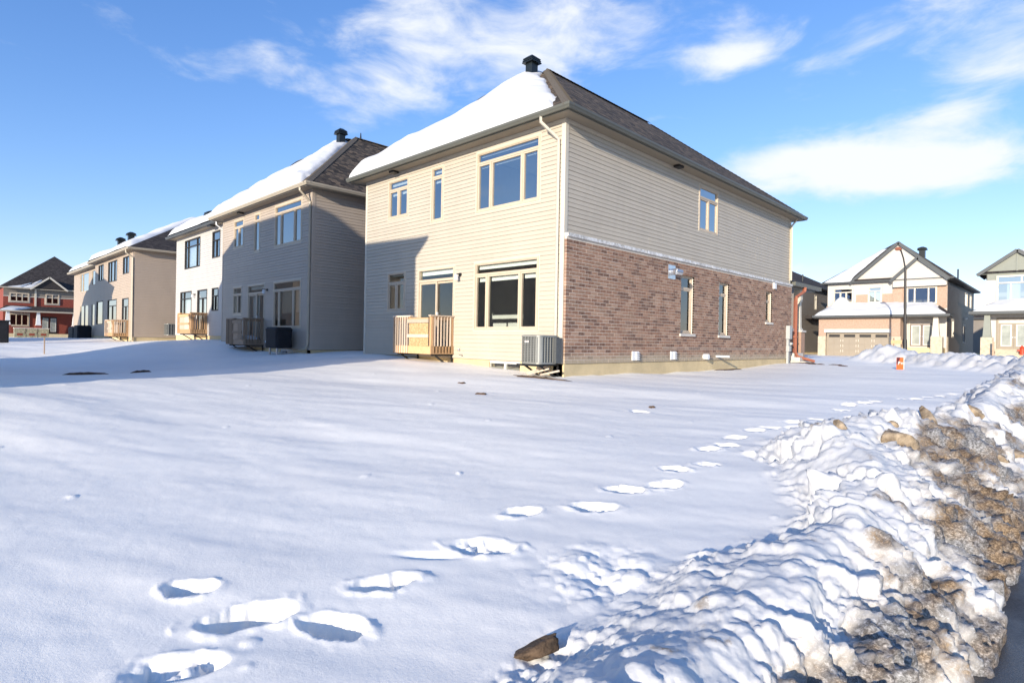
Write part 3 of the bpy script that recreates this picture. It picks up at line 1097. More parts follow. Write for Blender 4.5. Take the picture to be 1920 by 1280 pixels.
def eave_trim(parent, ex0, ex1, ey0, ey1, wx0, wx1, wy0, wy1, zs, gut, sof, out=0.12, h=0.13):
    """soffit plus fascia and K-style gutter all round"""
    m = MB()
    E_ = [(ex0, ey0), (ex1, ey0), (ex1, ey1), (ex0, ey1)]
    W_ = [(wx0, wy0), (wx1, wy0), (wx1, wy1), (wx0, wy1)]
    for i in range(4):
        j = (i + 1) % 4
        m.poly([(*E_[i], zs), (*E_[j], zs), (*W_[j], zs), (*W_[i], zs)])
    m.build('soffit', sof, parent)
    prof = [(-0.02, zs - 0.02), (0.012, zs - 0.02), (0.012, zs + .0), (out * .72, zs + .0), (out * .86, zs + h * .35), (out, zs + h * .55), (out, zs + h),
            (out - .015, zs + h), (out - .015, zs + h - .03), (0.0, zs + h - .03), (-0.02, zs + h - .01)]
    sg = [(-1, -1), (1, -1), (1, 1), (-1, 1)]
    rings = [[(E_[i][0] + sg[i][0] * o_, E_[i][1] + sg[i][1] * o_, z) for o_, z in prof] for i in (0, 1, 2, 3, 0)]
    g = MB()
    g.loft(rings, cap=False)
    g.build('gutter', gut, parent)


def snow_slab(corners, thick, edges, name, label, nu=90, nv=60, seed=0, lift=0.012):
    """snow lying on a roof face (4 corners, bottom left, bottom right, top right, top left).
    edges: for bottom, right, top, left either None or (bare margin, shoulder width)"""
    P = [Vector(c) for c in corners]
    n = (P[1] - P[0]).cross(P[3] - P[0] if (P[3] - P[0]).length > .01 else P[2] - P[0]).normalized()
    if n.z < 0:
        n = -n
    rng = np.random.default_rng(seed)
    s, t = np.meshgrid(np.linspace(0, 1, nu + 1), np.linspace(0, 1, nv + 1))
    s, t = s.ravel(), t.ravel()
    A = np.array([tuple(p) for p in P])
    pos = ((1 - t) * (1 - s))[:, None] * A[0] + ((1 - t) * s)[:, None] * A[1] + (t * s)[:, None] * A[2] + (t * (1 - s))[:, None] * A[3]
    th = np.ones_like(s)
    segs = [(0, 1), (1, 2), (2, 3), (3, 0)]
    for (i, j), e in zip(segs, edges):
        if e is None or np.linalg.norm(A[j] - A[i]) < 0.05:
            continue
        d = A[j] - A[i]
        d = d / np.linalg.norm(d)
        rel = pos - A[i]
        dist = np.linalg.norm(rel - (rel @ d)[:, None] * d, axis=1)
        mar = e[0] * (1 + 0.55 * vnoise((rel @ d) / 0.8 + seed, rel[:, 0] * 0 + seed, seed))
        th *= np.sqrt(np.clip((dist - mar) / e[1], 0, 1))
    nn = fbm(pos[:, 0] / 1.6 + seed, (pos[:, 1] + pos[:, 2]) / 1.6, seed + 5, 3)
    hgt = thick * th * (1 + 0.5 * nn)
    off = np.array(tuple(n)) * 0.55 + np.array([0, 0, 0.45])
    pos = pos + off[None] * (hgt + np.where(th > 0, lift, -0.03))[:, None]
    mb = MB()
    mb.v = [tuple(p) for p in pos]
    keep = th > 0
    for j in range(nv):
        for i in range(nu):
            a = j * (nu + 1) + i
            q = (a, a + 1, a + nu + 2, a + nu + 1)
            if any(keep[k] for k in q):
                mb.f.append(q)
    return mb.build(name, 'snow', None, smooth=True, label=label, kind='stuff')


def roof_vent(parent, x, y, z0, z1, w=0.36):
    """square black roof exhaust with a louvred hood"""
    m = MB()
    m.box(x - w * .42, x + w * .42, y - w * .42, y + w * .42, z0, z1 - 0.2)
    v = m.build('roof_vent', 'black_vent', parent)
    h = MB()
    for k in range(3):
        e = w * .68 - k * .012
        h.box(x - e, x + e, y - e, y + e, z1 - .22 + k * .065, z1 - .185 + k * .065)
    e = w * .62
    h.loft([[(x - e, y - e, z1 - .06), (x + e, y - e, z1 - .06), (x + e, y + e, z1 - .06), (x - e, y + e, z1 - .06)],
            [(x - .08, y - .08, z1 + .06), (x + .08, y - .08, z1 + .06), (x + .08, y + .08, z1 + .06), (x - .08, y + .08, z1 + .06)]])
    h.box(x - e * .8, x + e * .8, y - e * .8, y + e * .8, z1 - .2, z1 - .06)
    h.build('hood', 'black_vent', v)
    return v


def wall_lamp(fr, u, z, parent):
    m = MB()
    m.cyl(fr.P(u, z, 0.015), fr.P(u, z, 0.05), 0.055, n=12)
    m.tube([fr.P(u, z, 0.05), fr.P(u, z + .02, 0.11), fr.P(u - .03, z + .0, 0.16)], 0.018)
    l = m.build('wall_lamp', 'black_steel', parent)
    MB().cyl(fr.P(u - .03, z, 0.16), fr.P(u - .03, z - .16, 0.16), 0.05, 0.065, n=12).build('lamp_shade', 'pvc', l)


# ------------------------------------------------------------------ the cream corner house and its twin


def rear_house(name, label, dx, dy, dz, wallmat, brick, gut, soff, blinds, group='two storey houses backing onto the yard'):
    X0, X1, Y0, Y1 = -18.46 + dx, -9.30 + dx, 11.32 + dy, 27.1 + dy
    zc, zt = 1.07 + dz, 7.22 + dz
    root = thing(name, label, 'house', ((X0 + X1) / 2, (Y0 + Y1) / 2, zc - 0.4), group)
    back = Fr((X0, Y0, dz), (1, 0, 0), (0, -1, 0))
    side = Fr((X1, Y0, dz), (0, 1, 0), (1, 0, 0))
    left = Fr((X0, Y1, dz), (0, -1, 0), (-1, 0, 0))
    front = Fr((X1, Y1, dz), (-1, 0, 0), (0, 1, 0))
    WB, WS = X1 - X0, Y1 - Y0
    z0, z1 = 1.07, 7.22
    ops_b = [(1.40, 2.56, 5.67, 6.98), (3.77, 4.37, 5.27, 6.98), (5.89, 8.34, 5.28, 7.0),
             (1.44, 2.46, 2.54, 3.85), (3.18, 4.98, 1.27, 3.84), (5.87, 8.36, 1.90, 3.84)]
    ops_s = [(7.10, 8.53, 5.46, 7.0)]
    if brick:
        ops_s += [(5.82, 6.70, 1.95, 3.85), (8.57, 9.36, 1.95, 3.85), (12.85, 13.50, 2.57, 3.87)]
    # foundation
    f = MB()
    ins = -0.06 if brick else 0.03
    bop = [(6.45, 7.75, 0.62, 1.055)]
    sheath(f, back, WB, -0.8, z0, bop, -0.03)
    for a, b, c, e in bop:
        f.fb(back, a - 0.001, a + .05, c, e, -0.25, -0.031)
        f.fb(back, b - .05, b + 0.001, c, e, -0.25, -0.031)
        f.fb(back, a, b, c - .05, c, -0.25, -0.031)
    f.fb(side, 0.03, WS, -0.8, z0 - 0.003, -0.3, -ins)
    f.fb(left, 0, WS - .03, -0.8, z0, -0.3, -0.03)
    f.fb(front, 0, WB, -0.8, z0, -0.3, -0.03)
    f.poly([(X0, Y0, zc - .004), (X1, Y0, zc - .004), (X1, Y1, zc - .004), (X0, Y1, zc - .004)])
    f.build('foundation', 'concrete', root, recalc=False)
    sh = MB()
    sheath(sh, back, WB, z0, z1, ops_b)
    sheath(sh, side, WS, z0, z1, ops_s)
    sheath(sh, left, WS, z0, z1, [])
    sheath(sh, front, WB, z0, z1, [])
    sh.poly([(X0, Y0, zt), (X1, Y0, zt), (X1, Y1, zt), (X0, Y1, zt)])
    sh.build('sheathing', 'interior', root, recalc=False)
    # rooms behind the glass
    it = MB()
    it.box(X0 + .02, X1 - .02, Y0 + .02, Y1 - .02, zc + .01, zc + 0.16)
    it.box(X0 + .02, X1 - .02, Y0 + .02, Y1 - .02, 4.02 + dz, 4.3 + dz)
    it.build('interior_floor', 'interior_floor', root)
    it = MB()
    it.box(X0 + .02, X1 - .02, Y0 + 4.4, Y0 + 4.55, zc + .16, 4.02 + dz)
    it.box(X0 + .02, X1 - .02, Y0 + 3.6, Y0 + 3.75, 4.3 + dz, 7.2 + dz)
    it.box(X0 + 3.0, X0 + 3.1, Y0 + .03, Y0 + 3.6, 4.3 + dz, 7.2 + dz)
    it.box(X0 + 5.1, X0 + 5.2, Y0 + .03, Y0 + 3.6, 4.3 + dz, 7.2 + dz)
    it.build('interior_wall', 'interior', root)
    it = MB()   # kitchen cupboards and a fridge seen through the glass
    it.box(X0 + 6.3, X0 + 7.2, Y0 + 3.7, Y0 + 4.39, zc + .16, zc + 2.0)
    it.box(X0 + 3.4, X0 + 6.2, Y0 + 3.8, Y0 + 4.39, zc + .16, zc + 1.06)
    it.build('cupboard', 'door_taupe', root)
    # siding
    zb_ = 4.33 if brick else z0
    siding(back, WB, z0, z1, ops_b, wallmat, root, seed=3)
    siding(side, WS, zb_, z1, [o for o in ops_s if o[2] > 4] if brick else ops_s, wallmat, root, seed=5)
    siding(left, WS, z0, z1, [], wallmat, root, single=True)
    siding(front, WB, z0, z1, [], wallmat, root, single=True)
    t = MB()
    t.fb(back, WB - .10, WB + .028, z0 - .01, z1, 0.0, .028)
    t.build('corner_trim', 'trim_cream' if wallmat == 'cream' else wallmat, root)
    t = MB()
    t.fb(back, -0.028, .085, z0 - .01, z1, 0.0, .028)
    t.build('corner_trim', 'trim_cream' if wallmat == 'cream' else wallmat, root)
    t = MB()
    t.fb(side, .0, .10, zb_ + .01, z1, 0.0, .0285)
    t.build('corner_trim', 'trim_cream' if wallmat == 'cream' else wallmat, root)
    t = MB()
    t.fb(side, WS - .09, WS + .02, zb_ + .01, z1, 0.0, .028)
    t.build('corner_trim', 'trim_cream' if wallmat == 'cream' else wallmat, root)
    t = MB()
    t.fb(back, .09, WB - .1, z1 - .10, z1 - .002, 0.0, .03)
    t.build('frieze', 'trim_cream' if wallmat == 'cream' else wallmat, root)
    t = MB()
    t.fb(side, .1, WS - .1, z1 - .10, z1 - .002, 0.0, .03)
    t.build('frieze', 'trim_cream' if wallmat == 'cream' else wallmat, root)
    fr_ = 'trim_tan'
    up, lo = blinds
    window(back, ops_b[0], root, (1, 1), .26, fr_, blind=up, blind_h=.10)
    window(back, ops_b[1], root, (1,), .24, fr_, blind=up, blind_h=.09)
    window(back, ops_b[2], root, (.23, .52, .25), .25, fr_, blind=None if up is None else up, blind_h=.04, shade=None)
    window(back, ops_b[3], root, (1, 1), .28, fr_, 'glass_low', blind=lo if lo == 'blind' else None, blind_h=.05)
    window(back, ops_b[5], root, (.2, .54, .26), .28, fr_, 'glass_low', blind='blind' if lo == 'blind' else None, blind_h=.12,
           shade=('blind_beige', .38) if lo != 'blind' else None)
    # sliding patio door
    u0, u1, a, b = ops_b[4]
    d = MB().ring(back, u0, u1, a, b, .06, -.09, .035)
    d.fb(back, u0 + .06, u1 - .06, b - .42, b - .34, -.09, .03)
    door = d.build('patio_door', fr_, root)
    MB().ring(back, u0 - .03, u1 + .03, a - .03, b + .03, .029, 0, .024).build('casing', 'trim_cream', door)
    MB().poly([back.P(u0 + .06, b - .34, -.03), back.P(u1 - .06, b - .34, -.03), back.P(u1 - .06, b - .06, -.03), back.P(u0 + .06, b - .06, -.03)]).build('transom_pane', 'glass_low', door, recalc=False)
    MB().fb(back, u0 + .07, u1 - .07, b - .2, b - .065, -.14, -.1).build('blind', 'blind', door)
    mid = (u0 + u1) / 2
    for k, (p, q, dd) in enumerate(((u0 + .06, mid + .04, -.015), (mid - .04, u1 - .06, -.055))):
        MB().ring(back, p, q, a + .06, b - .42, .065, dd - .03, dd + .02).build('door_sash', fr_, door)
        MB().poly([back.P(p + .06, a + .12, dd), back.P(q - .06, a + .12, dd), back.P(q - .06, b - .48, dd), back.P(p + .06, b - .48, dd)]).build('door_pane', 'glass_low', door, recalc=False)
    MB().fb(back, mid + .06, mid + .085, a + .95, a + 1.2, -.03, .03).build('door_handle', 'pvc', door)
    if lo != 'blind':
        MB().fb(back, u0 + .1, mid - .05, a + .08, b - .45, -.2, -.17).build('curtain', 'curtain', door)
    # side windows
    window(side, ops_s[0], root, (1, 1), .33, fr_, blind=None)
    if brick:
        for o in ops_s[1:]:
            window(side, o, root, (1,), .34, fr_, 'glass_low', casing=None, d0=-.08, d1=.012, fw=.065, sill=.15)
        brick_wall(side, root, WS, ops_s)
    # basement window
    window(back, bop[0], root, (1, 1), 0, 'trim_white', 'glass_low', casing=None, fw=.04, d0=-.13, d1=-.05, sash_w=.03)
    # lamp, tap
    wall_lamp(back, 5.25, 3.55, root)
    tp = MB()
    tp.cyl(back.P(5.28, 1.31, 0.01), back.P(5.28, 1.31, .10), .018, n=8)
    tp.cyl(back.P(5.28, 1.31, .07), back.P(5.28, 1.37, .07), .03, .02, n=8)
    tp.cyl(back.P(5.40, 1.19, 0.0), back.P(5.40, 1.19, .14), .013, n=8)
    tp.beam(back.P(5.38, 1.19, .14), back.P(5.46, 1.17, .14), .02, .02)
    tp.build('garden_tap', 'galv', root)
    # roof
    ov = 0.43
    ex0, ex1, ey0, ey1 = X0 - ov, X1 + ov, Y0 - ov, Y1 + ov
    eave_trim(root, ex0, ex1, ey0, ey1, X0, X1, Y0, Y1, zt - 0.02, gut, soff)
    rf = MB()
    zr = 11.38 + dz
    ya, yb = Y0 + 4.45, Y1 - 4.45
    fc = hip_planes(ex0 - .07, ex1 + .07, ey0 - .07, ey1 + .07, zt + .10, (X0 + X1) / 2, ya, yb, zr)
    roof_faces(rf, fc)
    roof = rf.build('roof', 'roof', root, recalc=False)
    xr = (X0 + X1) / 2
    caps((ex1 + .05, ey0 - .05, zt + .12), (xr, ya, zr + .02), 'cap', roof)
    caps((xr, ya, zr + .02), (xr, yb, zr + .02), 'cap', roof)
    caps((ex1 + .05, ey1 + .05, zt + .12), (xr, yb, zr + .02), 'cap', roof)
    roof_vent(root, xr - .05, ya - .75 if brick else ya - .75, zr - 1.0, zr + .18)
    if not brick:
        MB().cyl((xr, ya + .3, zr - .05), (xr + .03, ya + .28, zr + .3), .05, .02, n=8).build('plumbing_vent', 'black_vent', root)
    # soffit lamp
    MB().box(X0 + 1.85 if brick else X0 + 2.5, X0 + 2.1 if brick else X0 + 2.75, Y0 - .32, Y0 - .1, zt - .09, zt - .022).build('soffit_light', 'black_steel', root)
    if brick:
        MB().box(X1 + .1, X1 + .3, Y0 + 5.2, Y0 + 5.5, zt - .09, zt - .022).build('soffit_light', 'black_steel', root)
    # downspouts
    dsp = MB()
    dm = 'trim_cream' if brick else 'gutter_tan'
    if brick:
        dsp.rtube([(X1 - .42, Y0 - .48, zt), (X1 - .42, Y0 - .47, zt - .14), (X1 - .17, Y0 - .075, zt - .52), (X1 - .17, Y0 - .07, zt - .7), (X1 - .17, Y0 - .07, 1.75)], .075, .06)
    else:
        dsp.rtube([(X1 - .1, Y0 - .48, zt), (X1 - .1, Y0 - .47, zt - .12), (X1 - .06, Y0 - .08, zt - .5), (X1 - .06, Y0 - .07, zt - .7), (X1 - .06, Y0 - .07, zc + .25),
                   (X1 - .12, Y0 - .12, zc + .05), (X1 - .75, Y0 - .5, zc - .12)], .085, .07)
    dsp.build('downspout', dm, root)
    if not brick:
        # louvred dryer hood low on the side wall
        v = MB().fb(side, 5.2, 5.5, 1.30, 1.55, .0, .06).build('wall_vent', 'pvc', root)
        for k in range(3):
            MB().fb(side, 5.22, 5.48, 1.33 + k * .07, 1.37 + k * .07, .061, .09).build('louvre', 'pvc', v)
    return root, fc, (X0, X1, Y0, Y1, zc, zt, zr, xr, ya, yb)


BW, BH, JT = 0.257, 0.079, 0.010


def brick_wall(fr, parent, width, ops):
    zlo, zhi = 1.072, 4.25
    ops = [(a, b, c, d) for a, b, c, d in ops if c < 4]
    mo = MB()
    us = sorted({0.0, width} | {q for o in ops for q in o[:2]})
    zs = sorted({zlo, zhi} | {q for o in ops for q in o[2:4]})
    for a, b in zip(us[:-1], us[1:]):
        for c, e in zip(zs[:-1], zs[1:]):
            if any(o[0] < (a + b) / 2 < o[1] and o[2] < (c + e) / 2 < o[3] for o in ops):
                continue
            mo.fb(fr, max(a, .006), min(b, width - .006), c, e, 0.0, 0.0968)
    mo.build('mortar', 'mortar', parent)
    lst = []
    j, z = 0, zlo + .004
    while z + BH < zhi + .01:
        u = -(BW + JT) / 2 if j % 2 else 0.0
        while u < width - .02:
            a, b = max(u, 0), min(u + BW, width)
            zm = z + BH / 2
            segs = [(a, b)]
            for o in ops:
                if o[2] < zm < o[3]:
                    ns = []
                    for p, q in segs:
                        if q <= o[0] or p >= o[1]:
                            ns.append((p, q))
                        else:
                            if o[0] - p > .03:
                                ns.append((p, o[0]))
                            if q - o[1] > .03:
                                ns.append((o[1], q))
                    segs = ns
            for p, q in segs:
                if q - p > .03:
                    lst.append((p, q, z))
            u += BW + JT
        z += BH + JT
        j += 1
    lst.sort(key=lambda t: t[0])
    org = ORG[parent.name]
    shared = {}
    rest = MB()
    for i, (p, q, z) in enumerate(lst):
        if i < 300:
            L = round(q - p, 3)
            var = random.randrange(3) if L > .25 else 0
            if (L, var) not in shared:
                t = MB()
                g = 0.0015 * var
                f0 = Fr((0, 0, 0), fr.U, fr.N)
                t.fb(f0, g, L - g * .5, g, BH - g, 0.03, .0995 + .0015 * var)
                me = t.mesh('brick')
                me.materials.append(MT['brick'])
                shared[(L, var)] = me
            o = bpy.data.objects.new('brick', shared[(L, var)])
            COL.objects.link(o)
            o.parent = parent
            o.location = Vector(fr.P(p, z, 0)) - org
        else:
            jt = random.uniform(-.0015, .002)
            rest.fb(fr, p, q, z, z + BH, 0.05, .10 + jt)
    rest.build('brickwork', 'brick', parent, kind='stuff', recalc=False)
    # frosted stone ledge on top of the brick
    led = MB()
    nseg = 26
    for k in range(nseg):
        a, b = width * k / nseg, width * (k + 1) / nseg
        led.fb(fr, a + .002, b - .002, 4.252, 4.338, 0.0, .145 + random.uniform(-.004, .004))
    led.build('stone_ledge', 'ledge', parent)
    # wall fittings
    v = MB().fb(fr, 4.98, 5.42, 3.64, 4.07, .1, .112).build('vent_plate', 'galv', parent)
    h = MB()
    h.cyl(fr.P(5.22, 3.86, .11), fr.P(5.22, 3.86, .26), .10, n=16)
    h.cyl(fr.P(5.22, 3.87, .24), fr.P(5.38, 3.84, .36), .105, .09, n=16)
    h.build('vent_hood', 'galv', v)
    for u in (3.02, 5.20):
        b = MB().fb(fr, u, u + .33, 1.12, 1.38, .1, .13).build('wall_vent', 'pvc', parent)
        for k in range(4):
            MB().hexa([fr.P(u + .16, 1.14 + k * .06, .131), fr.P(u + .32, 1.14 + k * .06, .131), fr.P(u + .32, 1.14 + k * .06, .185), fr.P(u + .16, 1.14 + k * .06, .185),
                       fr.P(u + .16, 1.185 + k * .06, .131), fr.P(u + .32, 1.185 + k * .06, .131), fr.P(u + .32, 1.17 + k * .06, .15), fr.P(u + .16, 1.17 + k * .06, .15)]).build('louvre', 'pvc', b)
    c = MB().cyl(fr.P(7.48, 1.20, .1), fr.P(7.48, 1.20, .27), .095, n=20).build('intake_cap', 'pvc', parent)
    MB().tube([fr.P(7.62, 1.27, .1), fr.P(7.66, 1.25, .2), fr.P(7.74, 1.22, .22)], .012).build('cable', 'black_steel', c)
    MB().cyl(fr.P(8.42, 1.205, .1), fr.P(8.42, 1.205, .58), .035, n=14).build('vent_pipe', 'pvc', parent)
    MB().fb(fr, 13.55, 13.80, 3.98, 4.22, .1, .17).build('wall_box', 'pvc', parent)
    mt = MB().fb(fr, 15.15, 15.45, 1.92, 2.50, .1, .26).build('electric_meter', 'meter', parent)
    MB().cyl(fr.P(15.5, 2.33, .18), fr.P(15.66, 2.33, .18), .085, n=16).build('dial', 'glass_low', mt)
    q = MB()
    q.fb(fr, 15.22, 15.36, .8, 1.92, .1, .19)
    q.fb(fr, 15.18, 15.44, 1.38, 1.62, .1, .24)
    q.cyl(fr.P(15.46, 1.72, .2), fr.P(15.58, 1.72, .2), .06, n=12)
    q.build('conduit', 'meter', mt)
    MB().beam(fr.P(4.7, 1.475, .107), fr.P(13.8, 1.475, .107), .012, .012).build('cable', 'mortar', parent)


h1, f1, g1 = rear_house('cream_house', 'cream siding corner house with brown brick side wall in the centre', 0, 0, 0, 'cream', True, 'gutter', 'soffit', ('blind', 'blind'))
h2, f2, g2 = rear_house('greige_house', 'greige siding house directly left of the cream corner house', -11.75, -.77, .07, 'greige', False, 'gutter_tan', 'soffit', (None, 'beige'))


def roof_snow_pair(f, lab, mr, name='roof_snow', th=.3, seed=1):
    b, r, fr_, l = f
    A, B, S = b
    snow_slab((A, B, S, S), th, (( .03, .5), (mr, .55), None, None), name, lab, seed=seed)
    C_, D_, T_ = fr_
    snow_slab((C_, D_, T_, T_), th * .8, ((.03, .5), None, (.5, .5), (.75, .6)), name, lab.replace('back', 'street side'), nu=30, nv=20, seed=seed + 40)
    D, A2, S2, T2 = l
    snow_slab((D, A2, S2, T2), th, ((.03, .5), None, (.2, .5), (.3, .5)), name, lab.replace('back', 'far left'), seed=seed + 20)


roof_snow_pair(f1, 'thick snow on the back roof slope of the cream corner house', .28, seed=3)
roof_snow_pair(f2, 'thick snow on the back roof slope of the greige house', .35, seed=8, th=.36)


# ------------------------------------------------------------------ balconies on brackets
def balcony(label, xr, yw, zf, w=1.85, dep=.85, gate=1.03, mats=('wood', 'wood_pale', 'osb'), kind=0):
    t = thing('balcony', label, 'balcony', (xr - w / 2, yw - dep / 2, zf), 'timber balconies below the patio doors')
    xl, yf = xr - w, yw - dep
    W1, W2, OS = mats
    hr = 1.07
    MB().box(xl, xr, yf, yw - .03, zf, zf + .05).build('deck_board', W1, t)
    m = MB().box(xl, xr, yf - .035, yf - .001, zf - .03, zf + .2)
    m.build('rim_board', W1, t)
    MB().box(xr + .001, xr + .036, yf - .03, yw - .03, zf - .03, zf + .2).build('rim_board', W1, t)
    MB().box(xl - .036, xl - .001, yf - .03, yw - .03, zf - .03, zf + .2).build('rim_board', W1, t)

    def post(x, y, s=.085):
        MB().box(x - s / 2, x + s / 2, y - s / 2, y + s / 2, zf + .201, zf + hr).build('post', W1, t)
    post(xr - .02, yf + .02)
    post(xr - .02, yw - .09)
    post(xl + .02, yf + .02)
    post(xl + .02, yw - .09)
    # side facing the street: balusters
    MB().box(xr - .07, xr + .05, yf - .06, yw - .04, zf + hr, zf + hr + .04).build('top_rail', W2, t)
    MB().box(xr - .03, xr + .0, yf + .05, yw - .1, zf + hr - .1, zf + hr - .002).build('rail', W1, t)
    for k in range(6):
        y = yf + .11 + (dep - .2) * k / 5.6
        MB().box(xr + .002, xr + .036, y - .018, y + .018, zf + .0, zf + hr - .003).build('baluster', W2, t)
    # front: balusters then a boarded gate
    xg = xr - gate
    MB().box(xl - .05, xg + .06, yf - .05, yf + .06, zf + hr, zf + hr + .04).build('top_rail', W2, t)
    MB().box(xl + .05, xg, yf + .0, yf + .03, zf + hr - .1, zf + hr - .002).build('rail', W1, t)
    n = 7 if kind == 0 else 4
    for k in range(n):
        x = xl + .03 + (xg - xl - .03) * k / (n - .4)
        MB().box(x - .018, x + .018, yf - .072, yf - .036, zf - .02, zf + hr - .003).build('baluster', W2, t)
    for y0_, y1_, dd in ((zf + .88, zf + .99, .03), (zf + .45, zf + .545, .03)):
        MB().box(xg - .05, xr - .05, yf - .096, yf - .062, y0_, y1_).build('gate_rail', W2, t)
    mid = (xg + xr) / 2
    for a, b in ((xg + .02, mid - .004), (mid + .004, xr - .08)):
        MB().box(a, b, yf - .06, yf - .042, zf + .205, zf + .87).build('gate_panel', OS, t)
    MB().box(xg, xr - .06, yf - .075, yf - .04, zf + .99, zf + 1.03).build('gate_cap', W1, t)
    # left side
    MB().box(xl - .05, xl + .07, yf + .06, yw - .04, zf + hr, zf + hr + .04).build('top_rail', W2, t)
    for k in range(5):
        y = yf + .14 + (dep - .2) * k / 4.6
        MB().box(xl - .036, xl - .002, y - .018, y + .018, zf + .0, zf + hr - .003).build('baluster', W2, t)
    # steel brackets
    for x in (xl + .12, xr - .05):
        b = MB()
        b.beam((x, yw - .03, zf - .06), (x, yf + .05, zf - .06), .05, .05)
        b.beam((x, yw - .035, zf - .06), (x, yw - .035, zf - .5), .05, .05)
        b.beam((x, yw - .04, zf - .46), (x, yf + .2, zf - .08), .045, .045)
        b.build('bracket', 'black_steel', t)
    return t


balcony('new timber balcony with boarded gate on the cream corner house', -13.49, 11.32, 1.22)
balcony('shaded timber balcony on the greige house', -25.25, 10.55, 1.29, mats=('wood_grey', 'wood_grey', 'wood_grey'))
sn = MB()
x0_, x1_, y0_, y1_, zz_ = -27.0, -25.35, 9.76, 10.45, 1.345
nn_ = 14
for j in range(nn_ + 1):
    for i in range(nn_ + 1):
        s_, t_ = i / nn_, j / nn_
        ed = min(s_, 1 - s_, t_, 1 - t_)
        sn.v.append((x0_ + (x1_ - x0_) * s_, y0_ + (y1_ - y0_) * t_, zz_ + .30 * math.sqrt(min(1, ed * 5)) + .03 * math.sin(i * 1.7) * math.sin(j * 2.1) - (0.006 if ed == 0 else 0)))
for j in range(nn_):
    for i in range(nn_):
        a_ = j * (nn_ + 1) + i
        sn.f.append((a_, a_ + 1, a_ + nn_ + 2, a_ + nn_ + 1))
sn.build('snow_heap', 'snow', None, smooth=True, label='snow heaped on the floor of the shaded timber balcony', kind='stuff')


# ------------------------------------------------------------------ air conditioners
def rrect(x0, x1, y0, y1, r, z, n=6):
    pts = []
    for cx, cy, a0 in ((x1 - r, y0 + r, -90), (x1 - r, y1 - r, 0), (x0 + r, y1 - r, 90), (x0 + r, y0 + r, 180)):
        for k in range(n + 1):
            a = R(a0 + 90 * k / n)
            pts.append((cx + r * math.cos(a), cy + r * math.sin(a), z))
    return pts


def air_con(label, x0, x1, y0, y1, z0, z1, yw, bracket=True, det=True):
    t = thing('air_conditioner', label, 'air conditioner', ((x0 + x1) / 2, (y0 + y1) / 2, z0), 'outdoor air conditioner units')
    r = .13
    MB().loft([rrect(x0 + .02, x1 - .02, y0 + .02, y1 - .02, r, z0 + .04), rrect(x0 + .02, x1 - .02, y0 + .02, y1 - .02, r, z1 - .04)]).build('coil', 'ac_dark', t)
    m = MB()
    m.loft([rrect(x0, x1, y0, y1, r, z0), rrect(x0, x1, y0, y1, r, z0 + .045)])
    m.loft([rrect(x0 - .012, x1 + .012, y0 - .012, y1 + .012, r, z1 - .05), rrect(x0 - .012, x1 + .012, y0 - .012, y1 + .012, r, z1 - .012), rrect(x0 + .03, x1 - .03, y0 + .03, y1 - .03, r, z1)])
    m.build('casing', 'ac_grey', t)
    g = MB()
    n = 5 if det else 3
    for k in range(n + 1):
        x = x0 + r * .6 + (x1 - x0 - 1.2 * r) * k / n
        g.box(x - .012, x + .012, y0 - .004, y0 + .02, z0 + .045, z1 - .05)
        y = y0 + r * .8 + (y1 - y0 - 1.6 * r) * k / n
        g.box(x1 - .02, x1 + .004, y - .012, y + .012, z0 + .045, z1 - .05)
    # rounded solid corner panel
    pts0 = [p for p in rrect(x0 - .003, x1 + .003, y0 - .003, y1 + .003, r, z0 + .045)[:7]]
    pts1 = [(p[0], p[1], z1 - .05) for p in pts0]
    if det:
        g.loft([pts0, pts1], cap=False, close=False)
    for k in range(14 if det else 5):
        z = z0 + .07 + (z1 - z0 - .14) * k / (14 if det else 5)
        g.box(x0 + r * .6, x1 - r, y0 + .006, y0 + .018, z, z + .008)
        g.box(x1 - .018, x1 - .006, y0 + r, y1 - r, z, z + .008)
    g.build('grille', 'ac_grey', t)
    if det:
        MB().box(x0 + .17, x0 + .30, y0 - .009, y0 - .005, z1 - .185, z1 - .14).build('badge', 'pvc', t, label='small white and red maker badge')
        MB().box(x0 + .185, x0 + .285, y0 - .011, y0 - .0091, z1 - .17, z1 - .152).build('badge_print', 'red', t)
        MB().box(x1 + .01, x1 + .09, y1 - .2, y1 + .02, z0 + .02, z1 - .06).build('service_panel', 'ac_dark', t)
    if bracket:
        for x in (x0 + .08, x1 - .08):
            b = MB()
            b.beam((x, yw - .01, z0 - .025), (x, y0 - .05, z0 - .025), .04, .045)
            b.beam((x, yw - .025, z0 - .05), (x, yw - .025, z0 - .42), .04, .045)
            b.beam((x, yw - .04, z0 - .38), (x, y0 + .12, z0 - .05), .04, .04)
            b.build('bracket', 'black_steel', t)
        MB().box(x0 - .05, x1 + .05, y0 - .06, y0 - .02, z0 - .05, z0 - .003).build('bracket', 'black_steel', t)
    return t


air_con('grey air conditioner on a bracket at the corner of the cream house', -9.97, -9.32, 10.5, 11.22, 1.06, 1.77, 11.32)
# covered unit on the greige house
t = thing('covered_unit', 'black fabric cover over a unit below the greige house window', 'cover', (-22.6, 10.0, .9))
pr_ = [(0, .98), (.1, 1.02), (.35, .97), (.62, 1.0), (.72, 1.04), (.80, .9)]
MB().loft([rrect(-22.6 - .52 * s_, -22.6 + .52 * s_, 10.02 - .33 * s_, 10.02 + .33 * s_, .1, 1.18 + z_ * 1.02) for z_, s_ in pr_]).build('cover', 'fabric_black', t, smooth=False)
lg = MB()
for x in (-22.95, -22.3):
    lg.box(x - .03, x + .03, 9.8, 9.86, .7, 1.2)
lg.build('leg', 'galv', t)


